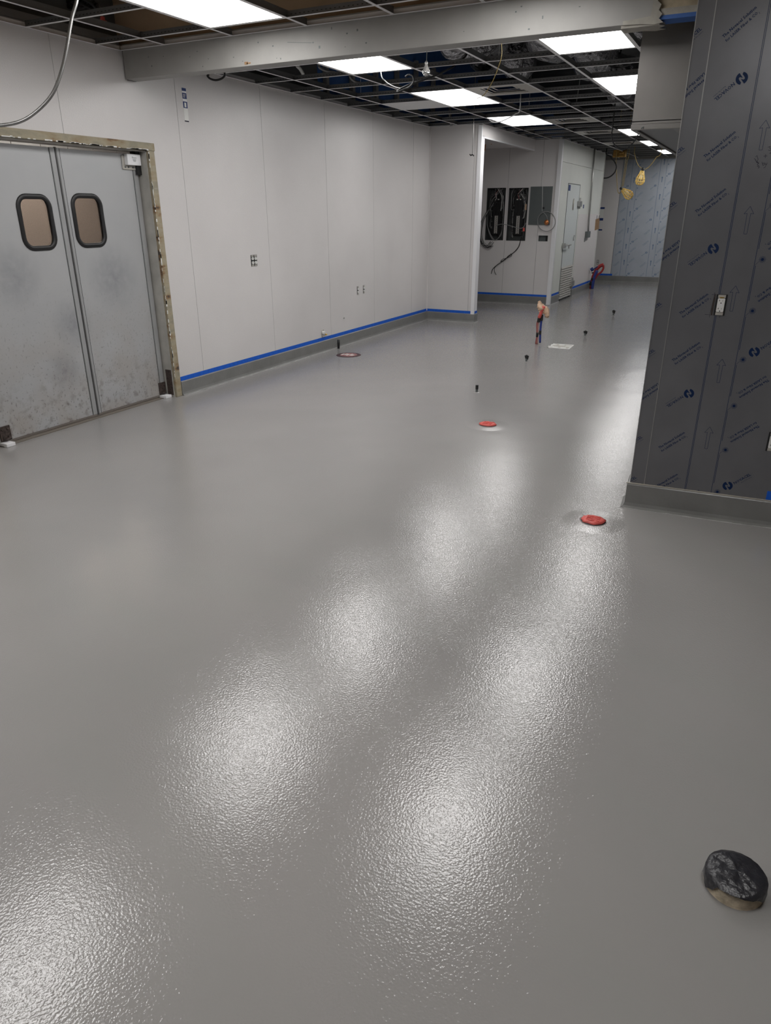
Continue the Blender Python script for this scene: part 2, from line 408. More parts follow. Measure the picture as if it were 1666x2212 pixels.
p_main = obj('panel', one(pbox, .1005, 1.42, .10, 2.95, -.011, -.006), 'film', wp)
p_next = obj('panel', one(pbox, 1.423, 2.64, .10, 2.95, -.011, -.006), 'film', wp)
bm = new(); pbox(bm, .019, .0225, .10, 2.95, -.012, -.0035); obj('edge_trim', bm, 'galv', wp)
bm = new(); pbox(bm, .0975, .1015, .15, 2.95, -.012, -.0045); obj('edge_trim', bm, 'galv', wp)

# ---- film print, as flat lettering on the sheets
def text_mesh(txt, width, bold=.0, res=1):
    cu = bpy.data.curves.new('t', 'FONT'); cu.body = txt; cu.resolution_u = res; cu.offset = bold; cu.size = 1
    o = bpy.data.objects.new('t', cu); C.collection.objects.link(o)
    me = bpy.data.meshes.new_from_object(o.evaluated_get(bpy.context.evaluated_depsgraph_get()))
    vs = [v.co.copy() for v in me.vertices]; fs = [tuple(p.vertices) for p in me.polygons]
    bpy.data.objects.remove(o); bpy.data.curves.remove(cu); bpy.data.meshes.remove(me)
    x0 = min(v.x for v in vs); x1 = max(v.x for v in vs); k = width/(x1-x0)
    return [((v.x-x0)*k, v.y*k) for v in vs], fs
def shape_lines(res=1):
    A1 = text_mesh('The Novacel Solution', .161, .026, res); A2 = text_mesh('for LASER Fiber & CO', .153, .022, res); A3 = text_mesh('2', .0045, .01, res)
    A = [(A1[0], A1[1])]
    A.append(([(x+.0005, y-.0226) for x, y in A2[0]], A2[1])); A.append(([(x+.156, y-.0275) for x, y in A3[0]], A3[1]))
    LG = text_mesh('NOVACEL', .098, .016, res); SM = text_mesh('Beyond The Surface', .062, .0, res)
    # emblem: a disc broken by an open N
    vs, fs = [], []
    R_ = .026; n = 40
    def poly(pts):
        b = len(vs); vs.extend(pts); fs.append(tuple(range(b, b+len(pts))))
    def arc(a0, a1, k, r=R_): return [(r*math.cos(math.radians(a0+(a1-a0)*i/k)), r*math.sin(math.radians(a0+(a1-a0)*i/k))) for i in range(k+1)]
    inner = [(-.0115, -.013), (-.0115, .003), (-.0098, .0085), (-.006, .0105), (-.002, .0088), (.0042, -.0015), (.0045, .012)]
    poly(arc(79, 222, 16) + inner)
    poly([(-x, -y) for x, y in arc(79, 222, 16) + inner])
    B = [(vs, fs), ([(x+.034, y-.012) for x, y in LG[0]], LG[1]), ([(x+.068, y-.024) for x, y in SM[0]], SM[1])]
    def flat(L):
        V, F = [], []
        for v, f in L:
            b = len(V); V += v; F += [tuple(i+b for i in q) for q in f]
        return V, F
    return flat(A), flat(B)
TA, TB = shape_lines()
def stamp(acc, shp, s, z, ang, flip=False):
    V, F = shp; b = len(acc[0]); c, n = math.cos(ang), math.sin(ang)
    for x, y in V:
        if flip: x, y = -x, -y
        acc[0].append((s + x*c - y*n, z + x*n + y*c))
    acc[1].extend(tuple(i+b for i in q) for q in F)
def quad(acc, pts):
    b = len(acc[0]); acc[0].extend(pts); acc[1].append(tuple(range(b, b+len(pts))))
def seg(acc, a, b, w):
    d = V3((b[0]-a[0], b[1]-a[1])).normalized() if False else None
    dx, dy = b[0]-a[0], b[1]-a[1]; l = math.hypot(dx, dy); nx, ny = -dy/l*w/2, dx/l*w/2
    quad(acc, [(a[0]+nx, a[1]+ny), (a[0]-nx, a[1]-ny), (b[0]-nx, b[1]-ny), (b[0]+nx, b[1]+ny)])
ANG = math.radians(41.5)
def film_print(l1, z_lo, z_hi, left=True, right=True, lines=True, fat=1.0):
    """one width of printed film; l1 = s of its first line"""
    acc = ([], []); pitch = .2494
    def zs(z0): 
        k0 = math.floor((z_lo-.3-z0)/pitch); return [(z0+k*pitch, k) for k in range(k0, k0+int((z_hi-z_lo+.6)/pitch)+2)]
    for z, k in zs(.876):                          # left blocks: two of wording, one of the emblem
        if left:
            if k % 3 == 2: stamp(acc, TB, l1-.065, z+.082, ANG, flip=True)
            else: stamp(acc, TA, l1-.172, z, ANG)
    for z, k in zs(.954):
        if right:
            if k % 3 == 0: stamp(acc, TB, l1+.215, z, ANG)
            else: stamp(acc, TA, l1+.18+.125, z+.115, ANG, flip=True)
            sz, sx = z-.043, l1+.169
            for j in range(14):
                a = j*math.tau/14; seg(acc, (sx+.006*math.cos(a), sz+.006*math.sin(a)), (sx+.0165*math.cos(a), sz+.0165*math.sin(a)), .0018*fat)
            quad(acc, [(sx+.0065*math.cos(j*math.tau/10), sz+.0065*math.sin(j*math.tau/10)) for j in range(10)])
            seg(acc, (l1+.139, sz-.028), (sx-.014, sz-.010), .0012*fat)
    if lines:
        w = .0022*fat
        seg(acc, (l1-.003, z_lo), (l1-.003, z_hi), w); seg(acc, (l1+.003, z_lo), (l1+.003, z_hi), w)
        seg(acc, (l1+.137, z_lo), (l1+.137, z_hi), w)
        for z, k in zs(.911): seg(acc, (l1+.143, z-.03-.17), (l1+.143, z-.03), w)
        k0 = math.floor((z_lo-.16)/.3735)
        for k in range(k0, k0+int((z_hi-z_lo)/.3735)+3):
            t = .16+k*.3735; x = l1+.070; o = [(x, t), (x+.022, t-.034), (x+.008, t-.032), (x+.007, t-.126), (x-.007, t-.126), (x-.008, t-.032), (x-.022, t-.034)]
            if fat > 1.5: quad(acc, o)
            else:
                for a, b in zip(o, o[1:]+o[:1]): seg(acc, a, b, .0016)
    return acc
def clip_obj(acc, s0, s1, z0, z1, fn, parent, name='film_print', mname='print'):
    bm = new(); vs = [bm.verts.new((x, y, 0)) for x, y in acc[0]]
    for f in acc[1]:
        try: bm.faces.new([vs[i] for i in f])
        except ValueError: pass
    for co_, no in (((s0, 0, 0), (-1, 0, 0)), ((s1, 0, 0), (1, 0, 0)), ((0, z0, 0), (0, -1, 0)), ((0, z1, 0), (0, 1, 0))):
        bmesh.ops.bisect_plane(bm, geom=bm.verts[:]+bm.edges[:]+bm.faces[:], plane_co=co_, plane_no=no, clear_outer=True)
    for v in bm.verts: v.co = fn(v.co.x, v.co.y)
    off = wpos(parent)
    bmesh.ops.translate(bm, verts=bm.verts, vec=-off)
    me = bpy.data.meshes.new(name); bm.to_mesh(me); bm.free(); me.materials.append(M[mname])
    return link(name, me, None, parent)
pf = lambda s, z: pp(s, z, -.0053)
HOLE = (.305, .368, 1.128, 1.238)
acc = film_print(.325, .15, 2.95)
for extra in (.975,):
    a2 = film_print(extra, .15, 2.95); b = len(acc[0]); acc[0].extend(a2[0]); acc[1].extend(tuple(i+b for i in f) for f in a2[1])
clip_obj(acc, .1015, 1.42, .152, 2.95, pf, p_main)
acc = ([], [])
k = 0; z = .182
while z < 2.9:                                     # strip of the same film, cut off the sheet's other side
    if (k+1) % 3 == 2 or False: pass
    i = k % 3
    if i == 2: stamp(acc, TA, .125, z+.075, ANG, flip=True)
    else: stamp(acc, TB, .054-.132*math.cos(ANG)+.012*math.sin(-ANG), z-.132*math.sin(ANG)+.012, ANG)
    z += .2478; k += 1
for zz in (2.23, 1.99, 1.49, 1.24, .745, .245): pass
clip_obj(acc, .0225, .0975, .152, 2.95, pf, p_strip)
# handwriting
HW = [[(.378, 1.872), (.384, 1.878), (.388, 1.868), (.392, 1.862), (.388, 1.852), (.398, 1.846), (.392, 1.838), (.402, 1.832)], [(.374, 1.866), (.384, 1.858)], [(.380, 1.858), (.391, 1.848)],
      [(.386, 1.85), (.398, 1.842)], [(.392, 1.832), (.404, 1.828), (.398, 1.822)],
      [(.421, 1.883), (.421, 1.867)], [(.413, 1.875), (.429, 1.875)],
      [(.410, 1.85), (.418, 1.834), (.424, 1.838), (.420, 1.846), (.414, 1.842)], [(.424, 1.846), (.428, 1.838), (.434, 1.842)], [(.434, 1.846), (.428, 1.826), (.422, 1.824)],
      [(.424, 1.912), (.434, 1.916), (.432, 1.908), (.442, 1.906), (.436, 1.898), (.428, 1.90)], [(.436, 1.885), (.452, 1.90)], [(.445, 1.892), (.452, 1.884), (.448, 1.872)], [(.44, 1.886), (.454, 1.878)]]
acc = ([], [])
for l in HW:
    for a, b in zip(l, l[1:]): seg(acc, a, b, .0018)
for l in ([(.289, 1.233), (.309, 1.236)], [(.303, 1.244), (.296, 1.118)], [(.272, 1.132), (.31, 1.131)], [(.347, 1.13), (.346, 1.118)], [(.302, 1.243), (.304, 1.227)]):
    for a, b in zip(l, l[1:]): seg(acc, a, b, .0016)
clip_obj(acc, .1, 1.4, .15, 2.95, lambda s, z: pp(s, z, -.0049), p_main, 'handwriting', 'marker')
# film sheets of the far wall
for i, (x0, x1) in enumerate(zip(FX, FX[1:])):
    p = obj('panel', one(box, x0+.003, x1-.003, YF, YF+.008, .10, 2.80), 'film2', wf)
    acc = ([], [])
    for l1 in (-3.21, -2.575, -1.94, -1.305, -.67):
        a2 = film_print(l1, .15, 2.78, fat=1.6); b = len(acc[0]); acc[0].extend(a2[0]); acc[1].extend(tuple(q+b for q in f) for f in a2[1])
    clip_obj(acc, x0+.005, x1-.005, .15, 2.775, lambda s, z: V3((s, YF-.0012, z)), p, mname='print2')
# ------------------------------------------------------------------ cove bases and blue masking tape
def cove(name, label, path, h=.15, t=.013):
    """path of (x,y) points along the wall, room side to the left of travel"""
    bm = new(); prof = [(0, h), (t*.6, h), (t, h-.008), (t, .03), (t+.006, .012), (t+.02, 0), (0, 0)]
    n = len(path); rows = []
    for i, (x, y) in enumerate(path):
        dirs = []
        if i > 0: dirs.append(V3((x-path[i-1][0], y-path[i-1][1])).normalized())
        if i < n-1: dirs.append(V3((path[i+1][0]-x, path[i+1][1]-y)).normalized())
        ns = [V3((-d.y, d.x)) for d in dirs]; nn = sum(ns, V3((0, 0))); nn = nn/ (nn.dot(ns[0]) if nn.dot(ns[0]) else 1)
        rows.append([bm.verts.new((x+nn.x*a, y+nn.y*a, b)) for a, b in prof])
    for A, B in zip(rows, rows[1:]):
        for k in range(len(prof)): bm.faces.new((A[k], B[k], B[(k+1) % len(prof)], A[(k+1) % len(prof)]))
    bm.faces.new(rows[0]); bm.faces.new(rows[-1][::-1])
    return struct(name, label, 'baseboard', bm, 'cove')
E2 = .0004
cove('baseboard_left', 'grey epoxy cove base below the long panelled wall', [(XH+.001, YE+.14), (XH+.001, YE-E2), (XW+E2, YE-E2), (XW+E2, 5.135)], .137)
cove('baseboard_alcove', 'grey epoxy cove base in the recess and round the cooler corner', [(XK+E2, CD0-.02), (XK+E2, YB-E2), (-6.0, YB-E2)], .15)
cove('baseboard_cooler', 'grey epoxy cove base right of the cooler door', [(XK+.006+E2, YK), (XK+.006+E2, CD1+.06)], .145)
cove('baseboard_far', 'grey epoxy cove base along the far wall', [(3.5, YF-E2), (-5.2, YF-E2)], .145)
q0, q1 = pp(0, 0, -.0055), pp(3.9, 0, -.0055); q2 = pp(0, 0, -.16)
cove('baseboard_right', 'grey epoxy cove base round the foot of the film-clad partition', [(q1.x, q1.y), (pp(.018, 0, -.0055).x, pp(.018, 0, -.0055).y), (pp(.018, 0, -.16).x, pp(.018, 0, -.16).y)], .15)
# pale sealant bead on top of the partition cove
struct('trim_4', 'thin pale sealant bead above the partition cove base', 'trim', one(pbox, .0, 3.8, .149, .1535, -.0055, .006), 'mud')
def tape(label, bm, m='tape'): return tag(obj('masking_tape', bm, m), label, 'masking tape', 'strips of blue masking tape above the cove bases')
bm = new(); box(bm, XW, XW+.0012, 5.14, YE-.001, .134, .178)
tape('long strip of blue masking tape along the foot of the panelled wall', bm)
bm = new(); box(bm, XW+.002, XH-.052, YE-.0012, YE, .134, .178)
tape('short blue tape strip at the foot of the end wall', bm)
bm = new(); box(bm, XH-.003+.0045, XH+.0065, YE+.021, YE+.139, .135, .175)
tape('blue tape patch on the recess jamb beside the white corner trim', bm)
bm = new(); box(bm, -6.0, XK-.047, YB-.0012, YB, .147, .187)
tape('blue tape strip in the shaded recess under the electrical panels', bm)
bm = new(); box(bm, XK+.0, XK+.0012, YB+.075, CD0-.012, .146, .19)
tape('blue tape strip on the cooler left of its door', bm)
bm = new(); box(bm, XK+.0065, XK+.0078, CD1+.105, YK-.01, .143, .187); box(bm, XK+.0065, XK+.0078, CD1+.102, CD1+.125, .0, .143)
tape('blue tape strip on the cooler right of its door, turning down to the floor', bm)
bm = new(); box(bm, -5.1, -3.395, YF-.0025, YF-.001, .145, .188)
tape('blue tape strip at the foot of the far white wall', bm)

# ------------------------------------------------------------------ other enclosing shell
bm = new(); box(bm, 3.5, 3.6, -3.2, 19.6, 0, 4.2); struct('wall_right_outer', 'plain wall on the unseen right side', 'wall', bm, 'frp2')
bm = new(); box(bm, -7.2, 3.6, -3.3, -3.2, 0, 4.2); struct('wall_back', 'plain wall behind the viewpoint', 'wall', bm, 'deck')
bm = new(); box(bm, -5.0, 3.6, 5.05, 19.7, 4.1, 4.2); struct('ceiling_deck_far', 'dark structural deck above the open grid', 'ceiling', bm, 'deck')
bm = new(); box(bm, -5.0, 3.6, -3.2, 5.03, 3.35, 3.45); box(bm, -5.0, 3.6, 4.98, 5.04, ZC+.05, 4.2)
struct('ceiling_deck_near', 'brown unpainted gypsum above the near part of the grid', 'ceiling', bm, 'browndeck')
bm = new(); box(bm, -5.02, -4.92, -3.2, 8.0, ZC+.04, 4.2); struct('wall_plenum_near', 'dark wall above the grid', 'wall', bm, 'deck')
bm = new(); box(bm, -5.02, -4.92, 8.0, 19.7, ZC+.04, 4.2); struct('wall_plenum_far', 'blue wall seen through the open grid', 'wall', bm, 'blue')
bm = new(); box(bm, -5.0, 3.6, YF-.02, YF+.16, 3.0, 4.2); struct('wall_plenum_end', 'dark wall above the far wall', 'wall', bm, 'deck')
# corridor behind the double doors
bm = new(); box(bm, -7.3, -7.2, 1.2, 8.4, 0, 2.9); box(bm, -7.2, XW-.16, 1.1, 1.2, 0, 2.9); box(bm, -7.2, XW-.16, 8.4, 8.5, 0, 2.9); box(bm, -7.2, XW-.16, 1.2, 8.4, 2.8, 2.9)
struct('wall_corridor', 'beige walls and ceiling behind the double doors', 'wall', bm, 'beige')
cl = thing('corridor_fill_light', 'unseen fill light added in the corridor behind the double doors', 'light', (-6.3, 4.2, 2.77))  # added panel, out of sight, that brightens what shows through the panes
obj('diffuser', one(box, -6.6, -6.0, 4.9, 6.1, 2.77, 2.79), mat('corridor_fill', (.9, .9, .9), .5, emit=((1, .95, .9), 13)), cl)
# tiles of the corridor wall that show over the leaves
tt = struct('trim_7', 'row of pale tiles seen above the door leaves', 'trim', loc=(-7.19, 5, 2.2))
for i in range(17): obj('tile', one(box, -7.2, -7.185, 2.0+i*.36, 2.0+i*.36+.345, 2.22, 2.60), 'drywall', tt)
# ------------------------------------------------------------------ double doors
XD = -4.93
d1 = struct('door_1', 'worn grey metal double swing doors in a chipped tan frame', 'door', loc=(XD, 4.2, 0))
bm = new()
box(bm, XW-.20, XW+.012, DY1-.045, DY1+.025, 0, DZ-.035)      # right jamb
box(bm, XW-.20, XW+.012, DY0-.07, DY0+.02, 0, DZ-.035)
box(bm, XW-.20, XW+.012, DY0-.07, DY1+.035, DZ-.035, DZ+.025)   # head
obj('door_frame', bm, 'frame', d1, bevel=.004)
bm = new(); box(bm, XW-.19, XW-.012, DY1-.056, DY1-.049, 0, DZ-.03); box(bm, XW-.19, XW-.012, DY0+.019, DY1-.05, DZ-.042, DZ-.034)
obj('jamb_lining', bm, mat('grey_jamb', (.40, .39, .36), .5, var=(8, .15)), d1)
# chips of old white paint along the inner arris
bm = new()
for i in range(60):
    z = random.uniform(.15, 2.08); h = random.uniform(.01, .06)
    box(bm, XW+.0121, XW+.0128, DY1-.0495, DY1-.0495+random.uniform(.003, .013), z, z+h)
for i in range(55):
    y = random.uniform(3.3, 5.03); w = random.uniform(.01, .07)
    box(bm, XW+.0121, XW+.0128, y, y+w, DZ-.035, DZ-.035+random.uniform(.003, .011))
obj('paint_chips', bm, 'white', d1)['kind'] = 'stuff'
MEET = 4.205
M['chan'] = mat('door_channel', (.40, .405, .41), .4, metal=.3, var=(4, .08))
def leaf(y0, y1, win, hy, meet_side, stile_dy):
    lf = obj('door_leaf', new_leaf(y0, y1, win), 'door', d1)
    # edge channel proud of the sheet
    bm = new()
    if meet_side == 'r': box(bm, XD+.0, XD+.006, y1-.045, y1-.004, .03, 2.085)
    else: box(bm, XD+.0, XD+.006, y0+.002, y0+.03, .03, 2.085)
    obj('edge_channel', bm, M['chan'], lf, bevel=.002)
    bm = new()
    if meet_side == 'r': box(bm, XD+.0, XD+.0012, y1-.052, y1-.048, .03, 2.085)
    else: box(bm, XD+.0, XD+.0012, y0+.034, y0+.037, .03, 2.085)
    obj('edge_groove', bm, 'black', lf)
    if meet_side == 'l':
        obj('edge_channel', one(box, XD, XD+.006, y1-.055, y1-.006,   .03, 1.98), M['chan'], lf, bevel=.002)
        obj('edge_groove', one(box, XD, XD+.0012, y1-.063, y1-.059, .03, 2.0), 'black', lf)
    # gasket ring round the window
    w0, w1, z0, z1 = win; ring = rrect(w0, w1, z0, z1, .075)
    bm = new(); tube(bm, [(XD+.001, a, b) for a, b in ring], .019, 8, closed=True)
    bmesh.ops.scale(bm, verts=bm.verts, vec=(.6, 1, 1), space=Matrix.Translation((-XD, 0, 0)))
    obj('window_gasket', bm, 'black', lf)
    bm = new(); prism(bm, rrect(w0+.004, w1-.004, z0+.004, z1-.004, .07), lambda a, b, d: (d, a, b), XD-.018, XD-.014); obj('window_pane', bm, 'pane', lf)
    return lf
def rrect(a0, a1, b0, b1, r, k=6):
    out = []
    for cx, cy, t in ((a1-r, b1-r, 0), (a0+r, b1-r, 90), (a0+r, b0+r, 180), (a1-r, b0+r, 270)):
        out += [(cx+r*math.cos(math.radians(t+90*i/k)), cy+r*math.sin(math.radians(t+90*i/k))) for i in range(k+1)]
    return out
def new_leaf(y0, y1, win):
    """door sheet with a rounded window opening"""
    bm = new(); ring = rrect(*win, .075); cy, cz = (win[0]+win[1])/2, (win[2]+win[3])/2; z0, z1 = .03, 2.085
    for x in (XD, XD-.038):
        inner = [bm.verts.new((x, a, b)) for a, b in ring]; outer = []
        for a, b in ring:
            dy, dz = a-cy, b-cz
            ky = ((y1-cy)/dy if dy > 0 else (y0-cy)/dy) if abs(dy) > 1e-6 else 1e9
            kz = ((z1-cz)/dz if dz > 0 else (z0-cz)/dz) if abs(dz) > 1e-6 else 1e9
            k = min(ky, kz); outer.append(bm.verts.new((x, cy+dy*k, cz+dz*k)))
        n = len(ring); corners = [(y1, z1), (y0, z1), (y0, z0), (y1, z0)]
        for i in range(n):
            j = (i+1) % n; A, B = outer[i], outer[j]; extra = []
            ea = ('y' if abs(A.co.y-y0) < 1e-5 or abs(A.co.y-y1) < 1e-5 else 'z'); eb = ('y' if abs(B.co.y-y0) < 1e-5 or abs(B.co.y-y1) < 1e-5 else 'z')
            if ea != eb:
                c = min(corners, key=lambda q: math.hypot(q[0]-(A.co.y+B.co.y)/2, q[1]-(A.co.z+B.co.z)/2)); extra = [bm.verts.new((x, c[0], c[1]))]
            bm.faces.new([inner[i], A] + extra + [B, inner[j]])
    for (a, b) in ((y0, z0),):
        box(bm, XD-.038, XD, y0, y0+.001, z0, z1); box(bm, XD-.038, XD, y1-.001, y1, z0, z1); box(bm, XD-.038, XD, y0, y1, z0, z0+.001); box(bm, XD-.038, XD, y0, y1, z1-.001, z1)
    return bm
Lf = leaf(3.19, MEET-.003, (3.80, 4.075, 1.385, 1.745), 3.3, 'r', 0)
Rf = leaf(MEET+.006, 5.035, (4.29, 4.572, 1.388, 1.757), 5.0, 'l', 0)
obj('astragal', one(box, XD-.01, XD+.010, MEET-.004, MEET+.010, .02, 2.09), 'steeldark', Lf, bevel=.003)
# closer cover at the top hinge, bottom pivots
bm = new(); box(bm, XD+.0, XD+.012, 4.86, 5.03, 1.965, 2.075); obj('hinge_plate', bm, 'alu', Rf, bevel=.006)
bm = new()
for y in (4.885, 4.92, 4.97, 5.0): lathe(bm, [(.007, 0), (.007, .004), (.003, .005)], XD+.012, y, 1.985, 10, axis='x')
obj('screw', bm, 'greybox', Rf)['kind'] = 'stuff'
cv = obj('hinge_cover', one(box, XD+.012, XD+.05, 4.885, 5.035, 2.0, 2.085), 'strip', Rf, bevel=.004)
tm = text_mesh('Eliason', .05, .01); bm = new(); vs = [bm.verts.new((XD+.0505, 4.935+x, 2.052+y)) for x, y in tm[0]]
for f in tm[1]: bm.faces.new([vs[i] for i in f])
for k in range(3): box(bm, XD+.0502, XD+.0505, 4.94+k*.004, 4.98-k*.003, 2.042-k*.007, 2.045-k*.007)
o_ = obj('printed_label', bm, 'greybox', Rf)
obj('hinge_housing', one(box, XD-.03, XD+.03, 5.0, DY1-.057, 1.93, 2.112), 'black', d1)
for (y0, y1, L_) in ((4.955, 5.035, Rf), (3.27, 3.36, Lf)):
    bm = new(); box(bm, XD, XD+.012, y0, y1, .035, .145)
    for a in (.25, .75):
        for z in (.06, .12): lathe(bm, [(.008, 0), (.008, .005), (.003, .006)], XD+.012, y0+(y1-y0)*a, z, 8, axis='x')
    tube(bm, [(XD+.012, y0+.02, .05), (XD+.03, y0+.03, .045), (XD+.012, y1-.01, .05)], .008)
    obj('pivot_bracket', bm, mat('rusty_black', (.05, .035, .03), .7, var=(60, .6)) if L_ is Rf else bpy.data.materials['rusty_black'], L_, bevel=.002)
for y, nm in ((5.0, 'r'), (3.30, 'l')):
    obj('pivot_block', one(box, XD-.01, XD+.075, y-.04, y+.035, 0, .028), 'strip', d1, bevel=.004)
obj('jamb_grime', one(box, XD+.02, XD+.09, DY1-.0575, DY1-.056, .02, .26), bpy.data.materials['rusty_black'], d1)
struct('trim_5', 'dull brown threshold strip under the double doors', 'trim', one(box, XD-.03, XD+.04, 3.26, 5.05, 0, .006), mat('threshold', (.16, .14, .12), .6))

# ------------------------------------------------------------------ beam across the room
bmx = struct('beam', 'long pale drywall beam crossing under the ceiling grid', 'beam', loc=(-2.5, 4.96, 2.6))
obj('beam_body', one(box, XW+.018, -.80, 4.90, 5.03, 2.612, ZC+.04), 'drywall', bmx, bevel=.003)
obj('bare_plywood', one(box, -.80, 3.5, 4.915, 5.02, 2.645, ZC+.04), 'plywood', bmx)
obj('plywood_strip', one(box, -.795, 3.5, 4.905, 4.915, 2.640, 2.672), 'mud', bmx)
obj('blue_strip', one(box, -.79, 3.5, 4.905, 5.03, 2.620, 2.640), 'foamblue', bmx)
bm = new()      # torn edge of the drywall skin
pts = [(-.80, ZC+.03), (-.775, 2.80), (-.785, 2.77), (-.77, 2.74), (-.782, 2.71), (-.76, 2.69), (-.77, 2.665), (-.75, 2.645), (-.765, 2.625), (-.74, 2.605), (-.79, 2.598), (-.86, 2.607), (-.96, 2.611), (-.96, 2.63), (-.81, 2.64)]
prism(bm, pts, lambda a, b, d: (a, d, b), 4.893, 4.902); obj('torn_drywall', bm, 'mud', bmx)
bm = new(); prism(bm, [(-.97, 4.905), (-.76, 4.90), (-.735, 4.94), (-.77, 4.985), (-.74, 5.03), (-.80, 5.05), (-.86, 5.02), (-.97, 5.03)], lambda a, b, d: (a, b, d), 2.596, 2.611); obj('torn_drywall', bm, 'mud', bmx)
bm = new(); box(bm, XW+.001, XW+.018, 4.93, 5.02, 2.612, ZC); obj('end_gap', bm, 'black', bmx)
bm = new()     # dents and scratches
for i in range(26):
    x = random.uniform(-4.6, -1.0); z = random.uniform(2.63, 2.78); box(bm, x, x+random.uniform(.004, .012), 4.8985, 4.9005, z, z+random.uniform(.003, .016))
box(bm, -3.25, -3.05, 4.8988, 4.9003, 2.716, 2.719, rot=Matrix.Rotation(.1, 3, 'Y'))
obj('scuff_marks', bm, 'greybox', bmx)['kind'] = 'stuff'
bm = new(); box(bm, -3.63, -3.60, 4.8985, 4.9005, 2.622, 2.64); box(bm, -3.61, -3.575, 4.8985, 4.9005, 2.625, 2.634); obj('rust_spot', bm, 'brown', bmx)

# ------------------------------------------------------------------ ceiling grid
cg = struct('ceiling', 'open suspended ceiling grid of white metal tees', 'ceiling', loc=(-2.5, 9, ZC))
XS = [XW, -4.36, -3.72, -3.08, -2.42, -1.80, -1.17, -.55, .07, .69, 1.31, 1.93, 2.55, 3.17]
YS = [5.44, 6.05, 6.66, 7.28, 7.89, 8.5, 9.11, 9.72, 10.33, 10.93, 11.52, 12.12, 12.71, 13.27, 13.83, 14.38, 14.90, 15.48, 16.05, 16.63, 17.2, 17.77, 18.35, 18.9]
YN = [4.65, 4.037, 3.424, 2.811, 2.2, 1.585, .97]
def tee(L, axis, h=.04, w=.012):
    bm = new(); a, b = -L/2, L/2
    B = (lambda p0, p1, z0, z1, mi: box(bm, a, b, p0, p1, z0, z1, mi)) if axis == 'x' else (lambda p0, p1, z0, z1, mi: box(bm, p0, p1, a, b, z0, z1, mi))
    B(-w, w, 0, .0012, 0); B(-.001, .001, .0012, h-.006, 1); B(-.003, .003, h-.008, h, 1)
    k = a+.03
    if L < 1.0:
        while k < b-.02:                                  # punched slots shown as small recess plates
            if axis == 'x': box(bm, k, k+.012, -.0016, .0016, h*.42, h*.52, 2)
            k += .033
    me = bpy.data.meshes.new('tee'); bm.to_mesh(me); bm.free()
    for m in ('teeface', 'teeweb', 'dark'): me.materials.append(M[m])
    return me
def put(name, me, x, y, z=ZC): return link(name, me, None, cg, V3((x, y, z))-cg.location)
def seg_main(x, y0, y1): put('main_tee', tee(y1-y0, 'y', .045), x, (y0+y1)/2)
skip = {(2, 6.05), (2, 8.5), (2, 10.93), (5, 6.05), (5, 8.5), (4, 13.27), (4, 15.48), (4, 17.77)}
for i, x in enumerate(XS[1:], 1):
    if x > .2: continue
    y1 = 19.22 if x > XK else (YB if x > XH else YE)
    if x > -.95: y1 = 5.2
    seg_main(x, 5.035, y1)
    seg_main(x, .6, 4.895)
shared = {}
for i in range(0, 7):
    for y in YS:
        x0, x1 = XS[i], XS[i+1]
        lim = XW if y < YE else (XH if y < YB else XK)
        if x1 <= lim+.02: continue
        x0 = max(x0, lim)
        if x0 > -1.2 and y > 5.2: x1 = min(x1, -.91)
        if (i, y) in skip or x1-x0 < .06: continue
        key = round(x1-x0, 3)
        if key not in shared: shared[key] = tee(key-.004, 'x', .038)
        put('cross_tee', shared[key], (x0+x1)/2, y, ZC+.0006)
nskip = {(2, 4.037), (5, 4.037), (2, 1.585)}
for i in range(0, 9):
    for y in YN:
        if (i, y) in nskip: continue
        if i > 5 and y < 3.0: continue
        x0, x1 = XS[i], XS[i+1]; key = round(x1-x0, 3)
        if key not in shared: shared[key] = tee(key-.004, 'x', .038)
        put('cross_tee', shared[key], (x0+x1)/2, y, ZC+.0006)
def angle(x0, x1, y0, y1, side):
    bm = new(); t = .0012; w = .022
    box(bm, x0, x1, y0, y1, ZC-.001, ZC+.0005)
    if side == 'w': box(bm, x0, x0+t, y0, y1, ZC, ZC+.03)
    if side == 'n': box(bm, x0, x1, y1-t, y1, ZC, ZC+.03)
    if side == 's': box(bm, x0, x1, y0, y0+t, ZC, ZC+.03)
    obj('wall_angle', bm, ['teeface'], cg)
angle(XW+.001, XW+.022, 5.04, YE, 'w'); angle(XW+.001, XW+.022, .3, 4.89, 'w'); angle(XW, XH, YE-.022, YE-.001, 'n')
angle(XH+.001, XH+.022, YE, YB, 'w'); angle(XH, XK, YB-.022, YB-.001, 'n'); angle(XK+.001, XK+.022, YB, 19.2, 'w')
angle(XW, .7, 4.878, 4.899, 'n'); angle(XW, .7, 5.031, 5.052, 's')
# dark back of the wall angle ledge: stud track above the sheets
bm = new(); box(bm, XW-.10, XW-.002, 5.04, YE, ZC+.041, ZC+.09); box(bm, XW-.10, XW-.002, .3, 4.89, ZC+.041, ZC+.09)
struct('trim_6', 'galvanised stud track above the panelled wall', 'trim', bm, 'teeweb')

